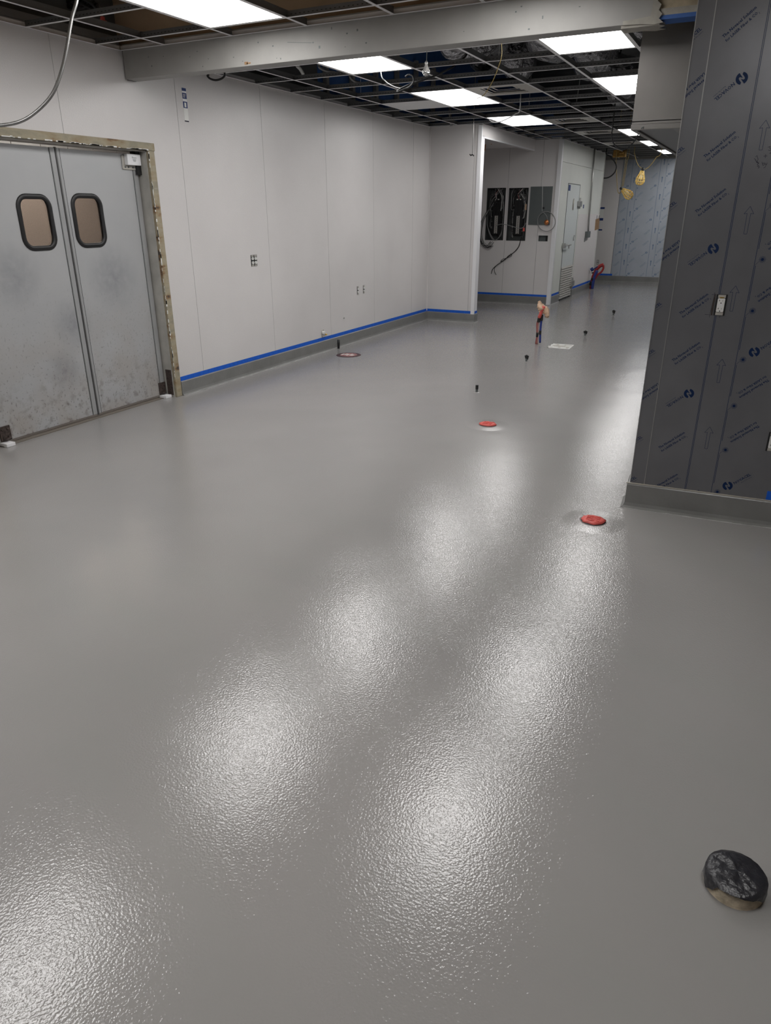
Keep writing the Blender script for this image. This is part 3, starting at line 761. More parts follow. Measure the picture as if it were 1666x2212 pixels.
# loose tile and four air diffusers lie in the grid
tl = tag(obj('ceiling_tile', one(box, -4.355+.006, -3.725-.004, 8.505, 9.105, ZC+.0015, ZC+.016), 'tile'), 'single plain white ceiling tile laid in the open grid', 'ceiling tile')
def diffuser(x0, x1, y0, y1, label):
    t = thing('air_diffuser', label, 'air diffuser', ((x0+x1)/2, (y0+y1)/2, ZC), 'square air diffusers in the ceiling grid')
    bm = new(); a, b, c, d = x0+.006, x1-.006, y0+.006, y1-.006
    for h in cells([(a+.12, b-.12, c+.10, d-.10)], a, b, c, d): box(bm, *h, ZC+.0015, ZC+.008)
    obj('face_plate', bm, 'alu', t)
    for k in range(3):
        i = .125+k*.038; bm = new()
        for h in cells([(a+i+.02, b-i-.02, c+i-.005, d-i+.005)], a+i, b-i, c+i-.02, d-i+.02): box(bm, *h, ZC+.006+k*.008, ZC+.009+k*.008)
        obj('louver', bm, 'alu', t)
    obj('damper', one(box, a+.1, b-.1, c+.1, d-.1, ZC+.06, ZC+.08), 'dark', t)
diffuser(-3.08, -2.42, 7.89, 8.5, 'nearest square metal air diffuser, beside the second light of the left row')
diffuser(-3.08, -2.42, 10.93, 11.52, 'second square air diffuser from the viewpoint, beside the third light')
diffuser(-3.08, -2.42, 12.71, 13.27, 'third square air diffuser, above the recess corner')
diffuser(-3.08, -2.42, 14.90, 15.48, 'farthest square air diffuser, above the cooler')

# ------------------------------------------------------------------ ceiling lights
def light(x0, x1, y0, y1, label):
    t = thing('ceiling_light', label, 'ceiling light', ((x0+x1)/2, (y0+y1)/2, ZC), 'flat panel lights in the ceiling grid')
    a, b, c, d = x0+.013, x1-.013, y0+.013, y1-.013; bm = new()
    for h in cells([(a+.008, b-.008, c+.008, d-.008)], a, b, c, d): box(bm, *h, ZC+.001, ZC+.04)
    obj('frame', bm, 'white', t)
    obj('housing', one(box, a, b, c, d, ZC+.04, ZC+.05), 'galv', t)
    obj('diffuser', one(box, a+.008, b-.008, c+.008, d-.008, ZC+.003, ZC+.006), 'lampface', t)
light(-3.72, -3.08, 3.424, 4.65, 'large lit ceiling panel nearest the viewpoint, in front of the beam')
light(-3.72, -3.08, 5.44, 6.66, 'lit ceiling panel just behind the beam near the left wall')
light(-3.72, -3.08, 7.89, 9.11, 'lit ceiling panel beside the loose white tile')
light(-3.72, -3.08, 10.33, 11.52, 'lit ceiling panel above the recess opening')
light(-1.80, -1.17, 5.44, 6.66, 'lit ceiling panel behind the beam, beside the metal hood')
light(-1.80, -1.17, 7.89, 9.11, 'lit ceiling panel partly hidden by the hood side')
light(-2.42, -1.80, 12.71, 13.83, 'small lit panel just past the lower hood corner')
light(-2.42, -1.80, 14.90, 16.05, 'second-farthest lit panel, along the hood underside')
light(-2.42, -1.80, 17.2, 18.35, 'farthest lit panel, above the far film-clad wall')
light(-1.80, -1.17, 3.424, 4.65, 'lit panel above the frame, right of the nearest one')
light(-3.72, -3.08, .97, 2.2, 'lit panel behind the viewpoint on the left')
light(-1.80, -1.17, -.26, .97, 'unseen fill panel added behind the viewpoint in the middle')  # added fill, set back so its floor reflection stays below the view
light(.07, .69, .97, 2.2, 'lit panel overhead, right of the viewpoint')
light(-3.72, -3.08, -1.5, -.27, 'unseen fill panel added well behind the viewpoint')  # added fill for the surfaces on the camera side

# ------------------------------------------------------------------ exhaust hood
HX, HY, HZ = -.897, 5.2, 2.103
hd = thing('exhaust_hood', 'big stainless steel exhaust hood hanging behind the beam', 'exhaust hood', (.2, 7, HZ))
bm = new(); box(bm, HX, 1.3, HY, 9.9, HZ+.045, HZ+.05)
box(bm, HX, HX+.004, HY+.002, 9.9, HZ+.03, 2.98); obj('side_panel', bm, 'steel', hd)
obj('front_panel', one(box, HX, 1.3, HY, HY+.004, HZ+.032, 2.98), 'steel', hd)
bm = new(); box(bm, HX-.003, 1.3, HY-.004, HY+.03, HZ, HZ+.031); box(bm, HX-.003, HX+.03, HY, 9.9, HZ, HZ+.031)
obj('rim', bm, 'steel', hd, bevel=.003)
bm = new(); box(bm, HX+.028, 1.3, HY+.03, 9.9, HZ+.012, HZ+.03); obj('underside', bm, 'steeldark', hd)
bm = new(); box(bm, HX+.24, HX+.30, HY+.03, 9.9, HZ+.004, HZ+.013); obj('grease_trough', bm, 'steel', hd)
bm = new(); tube(bm, spline([pt for pt in [at(1385, 277.5, y=HY-.006), at(1388, 275, y=HY-.008), at(1391, 274, y=HY-.008), at(1389, 278, y=HY-.006)]], 3), .002, 5); obj('hook', bm, 'greybox', hd)

# ------------------------------------------------------------------ services above the grid
def duct(label, x, z, r, y0, y1):
    bm = new(); n = 26; pts = [(x+.12*math.sin(k*.9+x*5), y0+(y1-y0)*k/n, z+.06*math.sin(k*1.3+x)) for k in range(n+1)]
    tube(bm, pts, r, 20, radii=[r*(1+.09*math.sin(k*2.1+x)) for k in range(n+1)])
    tag(obj('insulated_duct', bm, 'foil'), label, 'duct', 'foil-wrapped ducts above the open grid')
duct('foil-wrapped duct above the grid right of the hanging bulb', -2.15, 3.28, .22, 5.15, 12.5)
duct('foil-wrapped duct above the grid left of the hanging bulb', -2.95, 3.22, .18, 5.6, 9.0)
duct('foil-wrapped duct above the grid beside the hood', -1.2, 3.30, .20, 6.7, 14)
for k in range(6):
    x, y = -4.86, 8.1+k*.62
    bm = new(); box(bm, x-.05, x, y, y+.06, ZC+.09, 3.6)
    tag(obj('metal_stud', bm, 'gwire'), ('grey metal stud before the blue wall above the left grid, %s from the beam' % ['nearest', 'second', 'third', 'fourth', 'fifth', 'sixth'][k]), 'stud', 'metal studs before the blue wall')
for k, (x, y) in enumerate([(-3.72, 6.9), (-2.42, 7.0), (-1.8, 6.9), (-3.08, 10.2), (-2.42, 10.0), (-3.72, 3.2), (-2.42, 4.4), (-4.36, 8.0)]):
    bm = new(); tube(bm, [(x, y, ZC+.04), (x+random.uniform(-.1, .1), y+random.uniform(-.1, .1), 4.1 if y > 5 else 3.35)], .0018, 5)
    tag(obj('hanger_wire', bm, 'galv'), 'thin hanger wire rising from a ceiling tee to the deck', 'wire', 'hanger wires of the ceiling grid')
def cable(name, label, cat, pts, r, m, group=None, n=7, k=6, up=True):
    if up: p = pts[0]; pts = [V3((p.x, p.y, 4.11)), V3((p.x, p.y, 3.5)), V3((p.x, p.y, max(p.z+.06, ZC+.06)))] + pts
    bm = new(); tube(bm, spline(pts, k), r, n); return tag(obj(name, bm, m), label, cat, group)
G = 'loose cables hanging through the ceiling grid'
cs = lambda ox, oy, s, L, **kw: [at(ox+x/s, oy+y/s, **kw) for x, y in L]
cable('cable', 'pale cable loop under the grid ending left of the black cable loop', 'cable', [at(825, 152, y=6.6)+V3((0, 0, .25))] + cs(780, 60, 4.165, [(180, 400), (220, 480), (300, 530), (360, 545)], y=6.3), .004, 'gwire', G)
cable('cable', 'thick black cable loop hanging behind the first lit panel of the left row', 'cable', [V3((-2.62, 6.9, 4.11)), V3((-2.62, 6.9, 3.0))] + cs(780, 60, 4.165, [(400, 440), (430, 422), (465, 435), (475, 480), (450, 520), (410, 545), (360, 547)][:7] if False else [(360, 547), (410, 545), (450, 520), (475, 480), (465, 435), (430, 422), (400, 440)], y=6.3), .008, 'wire', G, up=False)
cable('cable', 'thin yellowish wire curving down past the second lit panel', 'cable', [at(1083.7, 88, y=5.6)+V3((0, 0, .1))] + cs(780, 60, 4.165, [(1265, 120), (1265, 250), (1230, 370), (1180, 490), (1110, 600), (1040, 638)], y=5.6), .0028, 'ywire', G)
cable('cable', 'grey wire crossing under the lit panel above the recess', 'cable', cs(1080, 180, 5.206, [(225, 305), (180, 345), (110, 385), (10, 430), (-60, 440), (-105, 420), (-115, 400)], y=8.6), .006, 'gwire', G)
cable('cable', 'black cable loop hanging below the grid left of the hood corner', 'cable', cs(1080, 180, 5.206, [(1268, 500), (1260, 560), (1262, 620), (1290, 690), (1350, 740), (1400, 745), (1480, 690), (1530, 625), (1560, 560)], y=10.4), .008, 'wire', G)
cable('cable', 'dark cable arching from the grid to the edge of the cooler', 'cable', cs(1200, 300, 11.9, [(1310, 380), (1420, 470), (1530, 600), (1570, 720), (1530, 850), (1440, 950), (1340, 1000), (1245, 1012)], y=16.6), .013, 'wire', G)
cable('cable', 'brown cable loop hanging under the beam near the left wall', 'cable', cs(0, 0, 2.38, [(1072, 375), (1066, 388), (1080, 404), (1110, 412), (1140, 404), (1156, 388), (1155, 372)], y=5.3), .008, 'wire', G)
cable('cable', 'grey cable above the grid over the blue wall', 'cable', cs(480, 100, 4.165, [(870, 180), (900, 205), (950, 222), (1010, 232)], x=-4.3), .012, 'gwire', G)
cable('cable', 'grey cable drooping above the grid before the blue wall', 'cable', cs(480, 100, 4.165, [(1148, 265), (1170, 300), (1215, 322), (1240, 326)], x=-4.3), .012, 'gwire', G)
cable('cable', 'white cable above the grid near the beam', 'cable', cs(480, 100, 4.165, [(672, 170), (700, 200), (730, 250)], x=-4.3), .016, 'white', G)
cable('cable', 'grey cable sagging above the grid beside the hood', 'cable', cs(1080, 40, 5.206, [(1230, 520), (1290, 545), (1360, 550), (1430, 530), (1480, 495)], z=ZC+.15), .008, 'gwire', G)
# flexible metal conduit at the upper left: ribbed hose
pts = spline([at(172, -60, t=3.9), at(166, 0, t=3.9), at(155, 40, t=3.9), at(143, 110, t=3.9), at(131, 160, t=3.9), at(112, 205, t=3.9), at(80, 240, t=3.9), at(45, 262, t=3.9), at(0, 271, t=3.9), at(-60, 272, t=3.9)], 26)
bm = new(); tube(bm, pts, .011, 10, radii=[.0102 if i % 2 else .0082 for i in range(len(pts))])
tag(obj('flexible_conduit', bm, 'conduit'), 'ribbed flexible metal conduit curving down at the upper left', 'conduit')
# pale pipe run with hooks, red marker above the near grid
bm = new(); tube(bm, [at(210, 0, z=3.2), at(219, 28, z=2.95), at(222, 40, z=2.9)], .007, 6); tube(bm, [at(228, 2, z=3.2), at(240, 20, z=3.1)], .012, 6)
tag(obj('hanger_rod', bm, 'galv'), 'metal hanger rods above the near grid by the red tag', 'rod')
bm = new(); c = at(223, 50, z=2.87); box(bm, c.x-.028, c.x+.028, c.y-.01, c.y+.01, c.z-.03, c.z+.02, rot=Matrix.Rotation(.3, 3, 'Y')); box(bm, c.x-.012, c.x+.012, c.y-.012, c.y+.012, c.z+.015, c.z+.04)
tag(obj('red_tag', bm, 'red', bevel=.005), 'small red plastic tag hanging above the near grid', 'tag')
bm = new()
for k in range(5):
    c = at(172, 16, z=3.05); tube(bm, [(c.x+.11*math.cos(a*.5+k)*(1+.1*k), c.y+.11*math.sin(a*.5+k), c.z+.03*math.sin(a*1.3+k)) for a in range(13)], .010, 6, closed=False)
tag(obj('cable_coil', bm, 'wire'), 'coil of black cable above the near grid beside the conduit', 'cable')
# ------------------------------------------------------------------ hanging bulb, rod, work lamps
bl = thing('hanging_bulb', 'clear glass bulb hanging on a wire under the beam', 'bulb', at(922, 150, y=5.05))
p0, p1 = at(922.5, 102, y=5.05), at(921.5, 138, y=5.05)
bm = new(); tube(bm, [p0+V3((0, 0, .02)), p0, p1], .0025, 5); box(bm, p0.x-.008, p0.x+.008, p0.y-.01, p0.y+.01, p0.z-.005, p0.z+.03); obj('wire', bm, 'gwire', bl)
c = at(921, 152, y=5.05); bm = new(); lathe(bm, [(.001, .040), (.009, .034), (.012, .024), (.019, .012), (.0255, -.003), (.026, -.014), (.020, -.026), (.008, -.033), (.001, -.034)], c.x, c.y, c.z, 20); obj('glass', bm, 'clearglass', bl)
bm = new(); lathe(bm, [(.009, .035), (.010, .048), (.004, .055)], c.x, c.y, c.z, 12); obj('cap', bm, 'galv', bl)
rd = thing('hanging_rod', 'thin metal rod with a hooked end hanging in front of the end wall', 'rod', at(1022, 333, y=10.6))
a0, a1, a2 = at(1024.0, 250, y=10.6), at(1022.6, 290, y=10.6), at(1020.5, 333, y=10.6)
bm = new(); tube(bm, [V3((a0.x, a0.y, 4.11)), a0, a1, a2], .005, 6); obj('rod', bm, 'galv', rd)
bm = new(); tube(bm, spline([at(1015, 333, y=10.6), at(1017.5, 336, y=10.6), at(1020.5, 334, y=10.6), at(1024, 337, y=10.6)], 3), .008, 6); obj('clip', bm, 'wire', rd)
sp = [at(972, 244, y=10.8), at(974, 262, y=10.8), at(975, 272, y=10.8)]
bm = new(); tube(bm, [sp[0]+V3((0, 0, .25))]+sp, .022, 6); tag(obj('duct_strap', bm, 'teeweb'), 'dark metal strap poking below the grid above the end wall', 'strap')
def worklamp(label, top, ang, cordpts, y):
    t = thing('work_lamp', label, 'work lamp', top, 'caged work lights by the far wall')
    R_ = Matrix.Rotation(ang, 3, 'Y')
    def T(v): return V3(top)+R_@V3(v)
    bm = new()
    prof = [(.03, -.02), (.05, -.08), (.082, -.16), (.088, -.22), (.060, -.27), (.012, -.285)]
    for k in range(10):
        a = k*math.tau/10; tube(bm, [T((r*math.cos(a), r*math.sin(a), h)) for r, h in prof], .0075, 5)
    for r, h in ((.05, -.08), (.084, -.165), (.088, -.22), (.055, -.272)):
        tube(bm, [T((r*math.cos(a*math.tau/14), r*math.sin(a*math.tau/14), h)) for a in range(14)], .0065, 5, closed=True)
    obj('cage', bm, 'cage', t)
    bm = new(); tube(bm, [T((0, 0, -.05)), T((0, 0, -.10)), T((0, 0, -.16)), T((0, 0, -.205))], .03, 10, radii=[.02, .034, .042, .015]); obj('bulb', bm, mat('frosted_bulb', (.85, .75, .5), .4) if 'frosted_bulb' not in bpy.data.materials else bpy.data.materials['frosted_bulb'], t)
    bm = new(); tube(bm, [T((0, 0, -.03)), T((0, 0, .035))], .024, 10); obj('socket', bm, 'black', t)
    for L_ in cordpts:
        p = max(L_, key=lambda v: v.z)
        if p.z > ZC-.15: L_ = ([V3((p.x, p.y, 4.11)), V3((p.x, p.y, 3.2))]+L_) if p is L_[0] else (L_+[V3((p.x, p.y, 3.2)), V3((p.x, p.y, 4.11))])
        bm = new(); tube(bm, spline(L_, 6), .0075, 6); obj('cord', bm, 'ywire', t)
e = lambda L, y: cs(1300, 320, 9.256, L, y=y)
worklamp('caged yellow work lamp hanging upright before the film-clad far wall', at(1300+820/9.256, 320+430/9.256, y=16.5), .12,
         [e([(655, 60), (665, 130), (690, 240), (740, 350), (810, 410)], 16.5), e([(860, 425), (930, 390), (1020, 290), (1100, 180), (1190, 85)], 16.5)], 16.5)
worklamp('tilted caged yellow work lamp hanging lower at the left edge of the film-clad wall', at(1300+395/9.256, 320+815/9.256, y=16.8), -.95,
         [e([(500, 120), (480, 240), (450, 480), (415, 680), (405, 780)], 16.8), e([(545, 120), (510, 260), (470, 520), (430, 760)], 16.8), e([(295, 170), (300, 520), (315, 800), (335, 900)], 16.8), e([(335, 900), (380, 890), (405, 820)], 16.8)], 16.8)
bm = new(); c = at(1300+360/9.256, 320+120/9.256, y=17.2); box(bm, c.x-.13, c.x+.13, c.y-.05, c.y+.05, c.z-.06, c.z+.08); tube(bm, [(c.x-.1, c.y, c.z), (c.x+.1, c.y-.07, c.z+.03)], .025)
tag(obj('junction_box', bm, mat('brass_box', (.35, .2, .05), .5, metal=.4, var=(20, .5)), bevel=.01), 'yellowish junction box at the ceiling above the far work lamps', 'junction box')
# ------------------------------------------------------------------ electrical panels
M['enc'] = mat('panel_interior', (.06, .065, .066), .5)
def elpanel(x0, x1, z0, z1, label, seed):
    rnd = random.Random(seed); yb = YB+.11; w = x1-x0
    t = thing('breaker_panel', label, 'breaker panel', ((x0+x1)/2, YB+.05, z0), 'open breaker panels in the recess')
    bm = new(); box(bm, x0+.001, x1-.001, yb, yb+.004, z0+.001, z1-.001)
    for a in ((x0+.001, x0+.005, z0+.001, z1-.001), (x1-.005, x1-.001, z0+.001, z1-.001), (x0+.001, x1-.001, z0+.001, z0+.005), (x0+.001, x1-.001, z1-.005, z1-.001)): box(bm, a[0], a[1], YB-.004, yb, a[2], a[3])
    obj('enclosure', bm, M['enc'], t)
    cx = (x0+x1)/2+.012; zb, zm, zt = z0+.11, z0+.44, z0+.72
    bm = new(); box(bm, cx-.10, cx+.10, YB+.05, yb, zb, zt); box(bm, cx-.075, cx+.075, YB+.035, YB+.05, zb-.012, zt+.02); obj('backplate', bm, 'black', t, bevel=.003)
    nb = 9
    for k in range(nb):
        z = zm+.01+k*(zt-zm-.05)/nb
        for s in (-1, 1):
            bm = new(); box(bm, cx+s*.045-.032, cx+s*.045+.032, YB+.008, YB+.035, z, z+.024); box(bm, cx+s*.045-.006, cx+s*.045+.010, YB-.002, YB+.008, z+.008, z+.016)
            obj('breaker', bm, 'black', t)
    bm = new()
    for s in (-1, 1): box(bm, cx+s*.02-.010, cx+s*.02+.010, YB+.028, YB+.035, zb+.01, zm-.01)
    k = zb+.02
    while k < zm-.03:
        box(bm, cx-.018, cx+.002, YB+.024, YB+.029, k, k+.014); box(bm, cx-.002, cx+.018, YB+.024, YB+.029, k+.018, k+.032); k += .038
    obj('bus_bar', bm, 'bus', t)
    for a in (-.05, .01): obj('lug', one(box, cx+a, cx+a+.03, YB+.02, YB+.035, zt-.02, zt), 'bus', t)
    mats = ['wire', 'gwire', 'wire', 'gwire', 'wire', 'white', 'wire']
    for k in range(26):
        s = rnd.choice((-1, 1)); xa = cx+rnd.uniform(-.13, .13); xe = cx+s*rnd.uniform(.10, .145); d = YB+rnd.uniform(.0, .07); ze = rnd.uniform(z0+.08, zt)
        bm = new(); tube(bm, spline([(xa, d+.02, z1-.01), (xa*.5+xe*.5+rnd.uniform(-.02, .02), d, z1-.10), (xe, d, (z1+ze)/2), (xe-s*.01, d, ze), (cx+s*.08, YB+.03, ze-.01)], 4), .0042, 5)
        obj('wire', bm, mats[k % 7], t)
    for k in range(7):
        xa = cx+rnd.uniform(-.05, .05); bm = new(); tube(bm, spline([(xa*.3+cx*.7, YB+.03, zt), (xa, YB+.02, zt+.08), (cx+rnd.uniform(-.1, .1), YB+.04, z1-.01)], 4), .007, 6); obj('wire', bm, ['gwire', 'wire', 'redhose', 'wire', 'white'][k % 5], t)
    if seed == 1:
        for k in range(11):   # bundle looping out of the left side
            o = rnd.uniform; a = .010*k; bm = new()
            Lx = x0-.10+o(-.015, .02)+.003*k
            tube(bm, spline([(cx+o(-.08, .0), YB+.03, zt-.1+o(0, .2)), (x0+.04+o(-.02, .02), YB-.02, z0+.52), (Lx+.03, YB-.05+o(-.02, .02), z0+.34), (Lx, YB-.05, z0+.16+o(-.02, .02)), (Lx+.04, YB-.05, z0-.03+o(-.03, .02)), (x0+.07+o(-.03, .03), YB-.05, z0-.11+o(-.04, .01)), (x0+.16+o(-.03, .04), YB-.04, z0-.05+o(-.06, .05))], 5), .0048, 5)
            obj('wire', bm, ['wire', 'gwire', 'wire'][k % 3], t)
        for k in range(5):
            o = rnd.uniform; bm = new(); tube(bm, spline([(x0+.03, YB+.0, z0+.5), (x0+.03+o(0, .02), YB-.01, z0+.25), (cx-.04+o(-.02, .02), YB-.01, z0+.02), (cx+.08, YB, z0+.03+o(0, .03)), (x1-.02, YB, z0+.25), (x1-.03, YB+.02, z0+.5)], 5), .005, 5); obj('wire', bm, ['gwire', 'wire'][k % 2], t)
        bm = new(); tube(bm, spline([(cx+.02, YB-.02, z0+.26), (x1, YB-.05, z0+.285), (x1+.25, YB-.05, z0+.23), (x1+.37, YB-.05, z0+.22), (x1+.44, YB-.04, z0+.31)], 6), .006, 6); obj('cable', bm, 'gwire', t)
    else:
        F = lambda L: cs(1020, 380, 8.33, L, y=YB-.03)
        for k, L_ in enumerate(([(920, 980), (905, 1080), (870, 1160), (850, 1250), (800, 1330), (720, 1400), (640, 1460), (540, 1540), (440, 1610), (370, 1680), (345, 1760)], [(900, 1080), (865, 1180), (830, 1280), (740, 1385), (650, 1440), (590, 1510), (510, 1540)],
                               [(530, 1550), (450, 1600), (405, 1660), (405, 1720), (435, 1780)], [(510, 1540), (550, 1500), (620, 1480), (700, 1450), (715, 1410), (690, 1400)])):
            bm = new(); tube(bm, spline(F(L_), 5), .0045 if k else .007, 5); obj('wire', bm, 'wire', t)
        bm = new(); p = F([(930, 965)])[0]; box(bm, p.x-.014, p.x+.014, p.y-.01, p.y+.02, p.z-.03, p.z+.03); obj('wire_nut', bm, 'red', t)
        p = at(1020+970/8.33, 380+560/8.33, y=YB+.02); bm = new(); box(bm, p.x-.02, p.x+.012, p.y-.005, p.y+.005, p.z-.05, p.z+.05); obj('label_card', bm, 'tan', t)
elpanel(*P1, 'open breaker panel at the left with a thick bundle of loose wires', 1)
elpanel(*P2, 'open breaker panel in the middle with one wire tail hanging below', 2)
t = thing('closed_panel', 'closed grey breaker panel at the right of the recess', 'breaker panel', (-3.82, YB, 1.416))
obj('cover', one(box, -4.022, -3.617, YB-.018, YB-.001, 1.416, 2.055), 'greybox', t, bevel=.003)
obj('door', one(box, -3.93, -3.70, YB-.022, YB-.018, 1.47, 1.94), 'greybox', t, bevel=.002)
obj('latch', one(box, -3.775, -3.735, YB-.027, YB-.022, 1.68, 1.715), 'black', t)
t = thing('junction_recess', 'small open grey junction box below the closed panel', 'junction box', (-3.72, YB, 1.133))
bm = new(); box(bm, PJ[0]+.001, PJ[1]-.001, YB+.05, YB+.055, PJ[2]+.001, PJ[3]-.001)
for a in cells([(PJ[0]+.006, PJ[1]-.006, PJ[2]+.006, PJ[3]-.006)], PJ[0]+.001, PJ[1]-.001, PJ[2]+.001, PJ[3]-.001): box(bm, a[0], a[1], YB-.003, YB+.05, a[2], a[3])
obj('box', bm, 'greybox', t)
# coiled cable with connector and its pull cord
t = thing('cable_coil', 'grey cable loop with an orange connector hanging before the closed panel', 'cable', at(1180, 480, y=YB-.06))
cx_, cz_ = at(1020+1338/8.33, 380+820/8.33, y=YB-.06), None
bm = new(); tube(bm, [at(1020+(1338+160*math.cos(a*math.tau/26))/8.33, 380+(820+178*math.sin(a*math.tau/26))/8.33, y=YB-.06) for a in range(26)], .007, 6, closed=True); obj('loop', bm, 'gwire', t)
bm = new(); tube(bm, spline(cs(1020, 380, 8.33, [(1275, 650), (1310, 680), (1345, 730), (1355, 790)], y=YB-.06), 4), .006, 6); obj('loop', bm, 'gwire', t)
bm = new(); c = at(1020+1340/8.33, 380+835/8.33, y=YB-.07); lathe(bm, [(.01, -.045), (.03, -.035), (.045, 0), (.032, .03), (.012, .045)], c.x, c.y, c.z, 12); obj('connector', bm, 'copper', t)
bm = new(); tube(bm, cs(1020, 380, 8.33, [(1270, -160), (1268, 300), (1262, 640)], y=YB-.055), .003, 5); obj('pull_cord', bm, 'white', t)
# rod in the recess
bm = new(); tube(bm, [at(1000+172/3.471, 250+200/3.471, y=12.9), at(1000+165/3.471, 250+262/3.471, y=12.9)], .008, 6); tube(bm, [at(1043, 303, y=12.9), at(1063, 311, y=12.9)], .012, 6)
tag(obj('hanging_bracket', bm, 'copper'), 'small rusty bracket hanging at the top of the recess', 'bracket')

# ------------------------------------------------------------------ cooler side: conduit, boxes, cardboard, tape
t = thing('wall_conduit', 'metal conduit running down the cooler side to a grey box', 'conduit', (XK+.02, 16.4, 1.2))
bm = new(); tube(bm, [(XK+.025, 16.34, ZC+.04), (XK+.025, 16.42, 2.1), (XK+.025, 16.47, 1.5), (XK+.03, 16.50, 1.25)], .016, 8); obj('pipe', bm, 'galv', t)
obj('switch_box', one(box, XK, XK+.06, 16.32, 16.62, 1.125, 1.25), 'greybox', t, bevel=.005)
obj('label_stub', one(box, XK+.006, XK+.012, 16.30, 16.34, 1.04, 1.12), 'greybox', t)
tag(obj('cardboard_piece', one(box, XK+.002, XK+.012, 17.26, 17.66, 1.262, 1.492, rot=Matrix.Rotation(.05, 3, 'X')), 'brown'), 'brown cardboard piece fixed at the far edge of the cooler', 'cardboard')
bm = new(); tube(bm, [(XK+.015, 17.33, 1.49), (XK+.015, 17.33, 1.56)], .005, 5); tube(bm, [(XK+.015, 17.58, 1.49), (XK+.015, 17.58, 1.56)], .005, 5); tag(obj('mounting_rods', bm, 'wire'), 'two thin rods above the cardboard piece', 'rod')
tag(obj('tape_piece', one(box, XK, XK+.002, 15.90, 15.98, 1.70, 1.77), 'tape2'), 'tiny blue tape piece on the cooler right of the upper hinge', 'masking tape', 'loose blue tape pieces')
for i, ((px0, py0, px1, py1), lb) in enumerate((((1297.5, 447.5, 1306.5, 451.5), 'uppermost blue tape piece on the far white wall'), ((1296, 471, 1303, 476.5), 'middle blue tape piece on the far white wall beside the cardboard'), ((1293.5, 495, 1301, 498), 'lowest blue tape piece on the far white wall'))):
    a, b = at(px0, py0, y=YF-.002), at(px1, py1, y=YF-.002)
    tag(obj('tape_piece', one(box, a.x, b.x, YF-.004, YF-.001, b.z, a.z), 'tape2'), lb, 'masking tape', 'loose blue tape pieces')
a, b = at(1297, 452, y=YF-.002), at(1303, 471, y=YF-.002)
tag(obj('paper_drawing', one(box, a.x, b.x, YF-.003, YF-.0015, b.z, a.z), 'white'), 'small paper sheet taped on the far white wall', 'paper')
def receptacle(label, cx, cz, fn, gangs=1, s=1.0, decora=False):
    """fn(a, b, d): a across, b up, d out of the wall"""
    t = thing('receptacle', label, 'receptacle', fn(cx, cz-.05, 0))
    W_ = (.023 if gangs == 1 else .051)*s+(.004 if decora else 0); bm = new()
    def pb(bm, a0, a1, b0, b1, d0, d1):
        vs = [bm.verts.new(fn(a, b, d)) for a in (a0, a1) for d in (d0, d1) for b in (b0, b1)]
        for q in ((0, 1, 3, 2), (4, 6, 7, 5), (0, 4, 5, 1), (2, 3, 7, 6), (0, 2, 6, 4), (1, 5, 7, 3)): bm.faces.new([vs[i] for i in q])
    pb(bm, cx-W_*.98, cx+W_*.98, cz-.053*s, cz+.053*s, .0, .0015); obj('box_opening', bm, 'black', t)
    for g in range(gangs):
        x = cx+(g-(gangs-1)/2)*.049*s
        bm = new(); pb(bm, x-.018*s, x+.018*s, cz+.036*s, cz+.051*s, .0015, .004); pb(bm, x-.018*s, x+.018*s, cz-.051*s, cz-.036*s, .0015, .004); obj('mounting_yoke', bm, 'alu', t)
        if decora:
            bm = new(); prism(bm, rrect(x-.0175*s, x+.0175*s, cz-.034*s, cz+.034*s, .004), fn, .002, .009); fc = obj('face', bm, 'white', t)
            bm = new(); pb(bm, x-.010*s, x+.010*s, cz+.035*s, cz+.040*s, .003, .010); obj('ground_strap', bm, 'brass', t)
            bm = new()
            for dz in (.019, -.021):
                pb(bm, x-.009, x-.007, cz+dz, cz+dz+.008, .0089, .0094); pb(bm, x-.011, x-.007, cz+dz+.003, cz+dz+.005, .0089, .0094); pb(bm, x+.006, x+.0075, cz+dz, cz+dz+.007, .0089, .0094); pb(bm, x-.0025, x+.0025, cz+dz-.011, cz+dz-.006, .0089, .0094)
            obj('slots', bm, 'black', t)
            bm = new(); pb(bm, x-.008, x+.008, cz-.003, cz+.001, .009, .0105); pb(bm, x-.008, x+.008, cz+.003, cz+.007, .009, .0105); obj('test_button', bm, 'strip', t)
        else:
            for dz in (.019*s, -.019*s):
                bm = new(); prism(bm, [(x+.0165*s*math.cos(a*math.tau/16), max(-.0135*s, min(.0135*s, .0165*s*math.sin(a*math.tau/16)))+cz+dz) for a in range(16)], fn, .002, .009); obj('socket', bm, 'white', t)
            bm = new()
            for dz in (.019*s, -.019*s):
                pb(bm, x-.007*s, x-.0045*s, cz+dz, cz+dz+.008*s, .0089, .0095); pb(bm, x+.0045*s, x+.007*s, cz+dz, cz+dz+.008*s, .0089, .0095); pb(bm, x-.002*s, x+.002*s, cz+dz-.009*s, cz+dz-.005*s, .0089, .0095)
            obj('slots', bm, 'black', t)
    return t
fl = lambda a, b, d: (XW+d, a, b)
receptacle('double unplated receptacle on the panelled wall right of the double doors', 6.435, 1.165, fl, gangs=2, s=1.06)
receptacle('left one of two single unplated receptacles low on the panelled wall', 8.685, .665, fl, s=1.0)
receptacle('right one of two single unplated receptacles low on the panelled wall', 8.855, .665, fl, s=1.0)
receptacle('unplated white receptacle on the film-clad partition', .340, 1.183, lambda a, b, d: tuple(pp(a, b, -.0048+d)), decora=True)
receptacle('receptacle at the right picture edge low on the partition', .715, .485, lambda a, b, d: tuple(pp(a, b, -.0048+d)), decora=True)
a = at(1291.5, 566.5, y=YF)
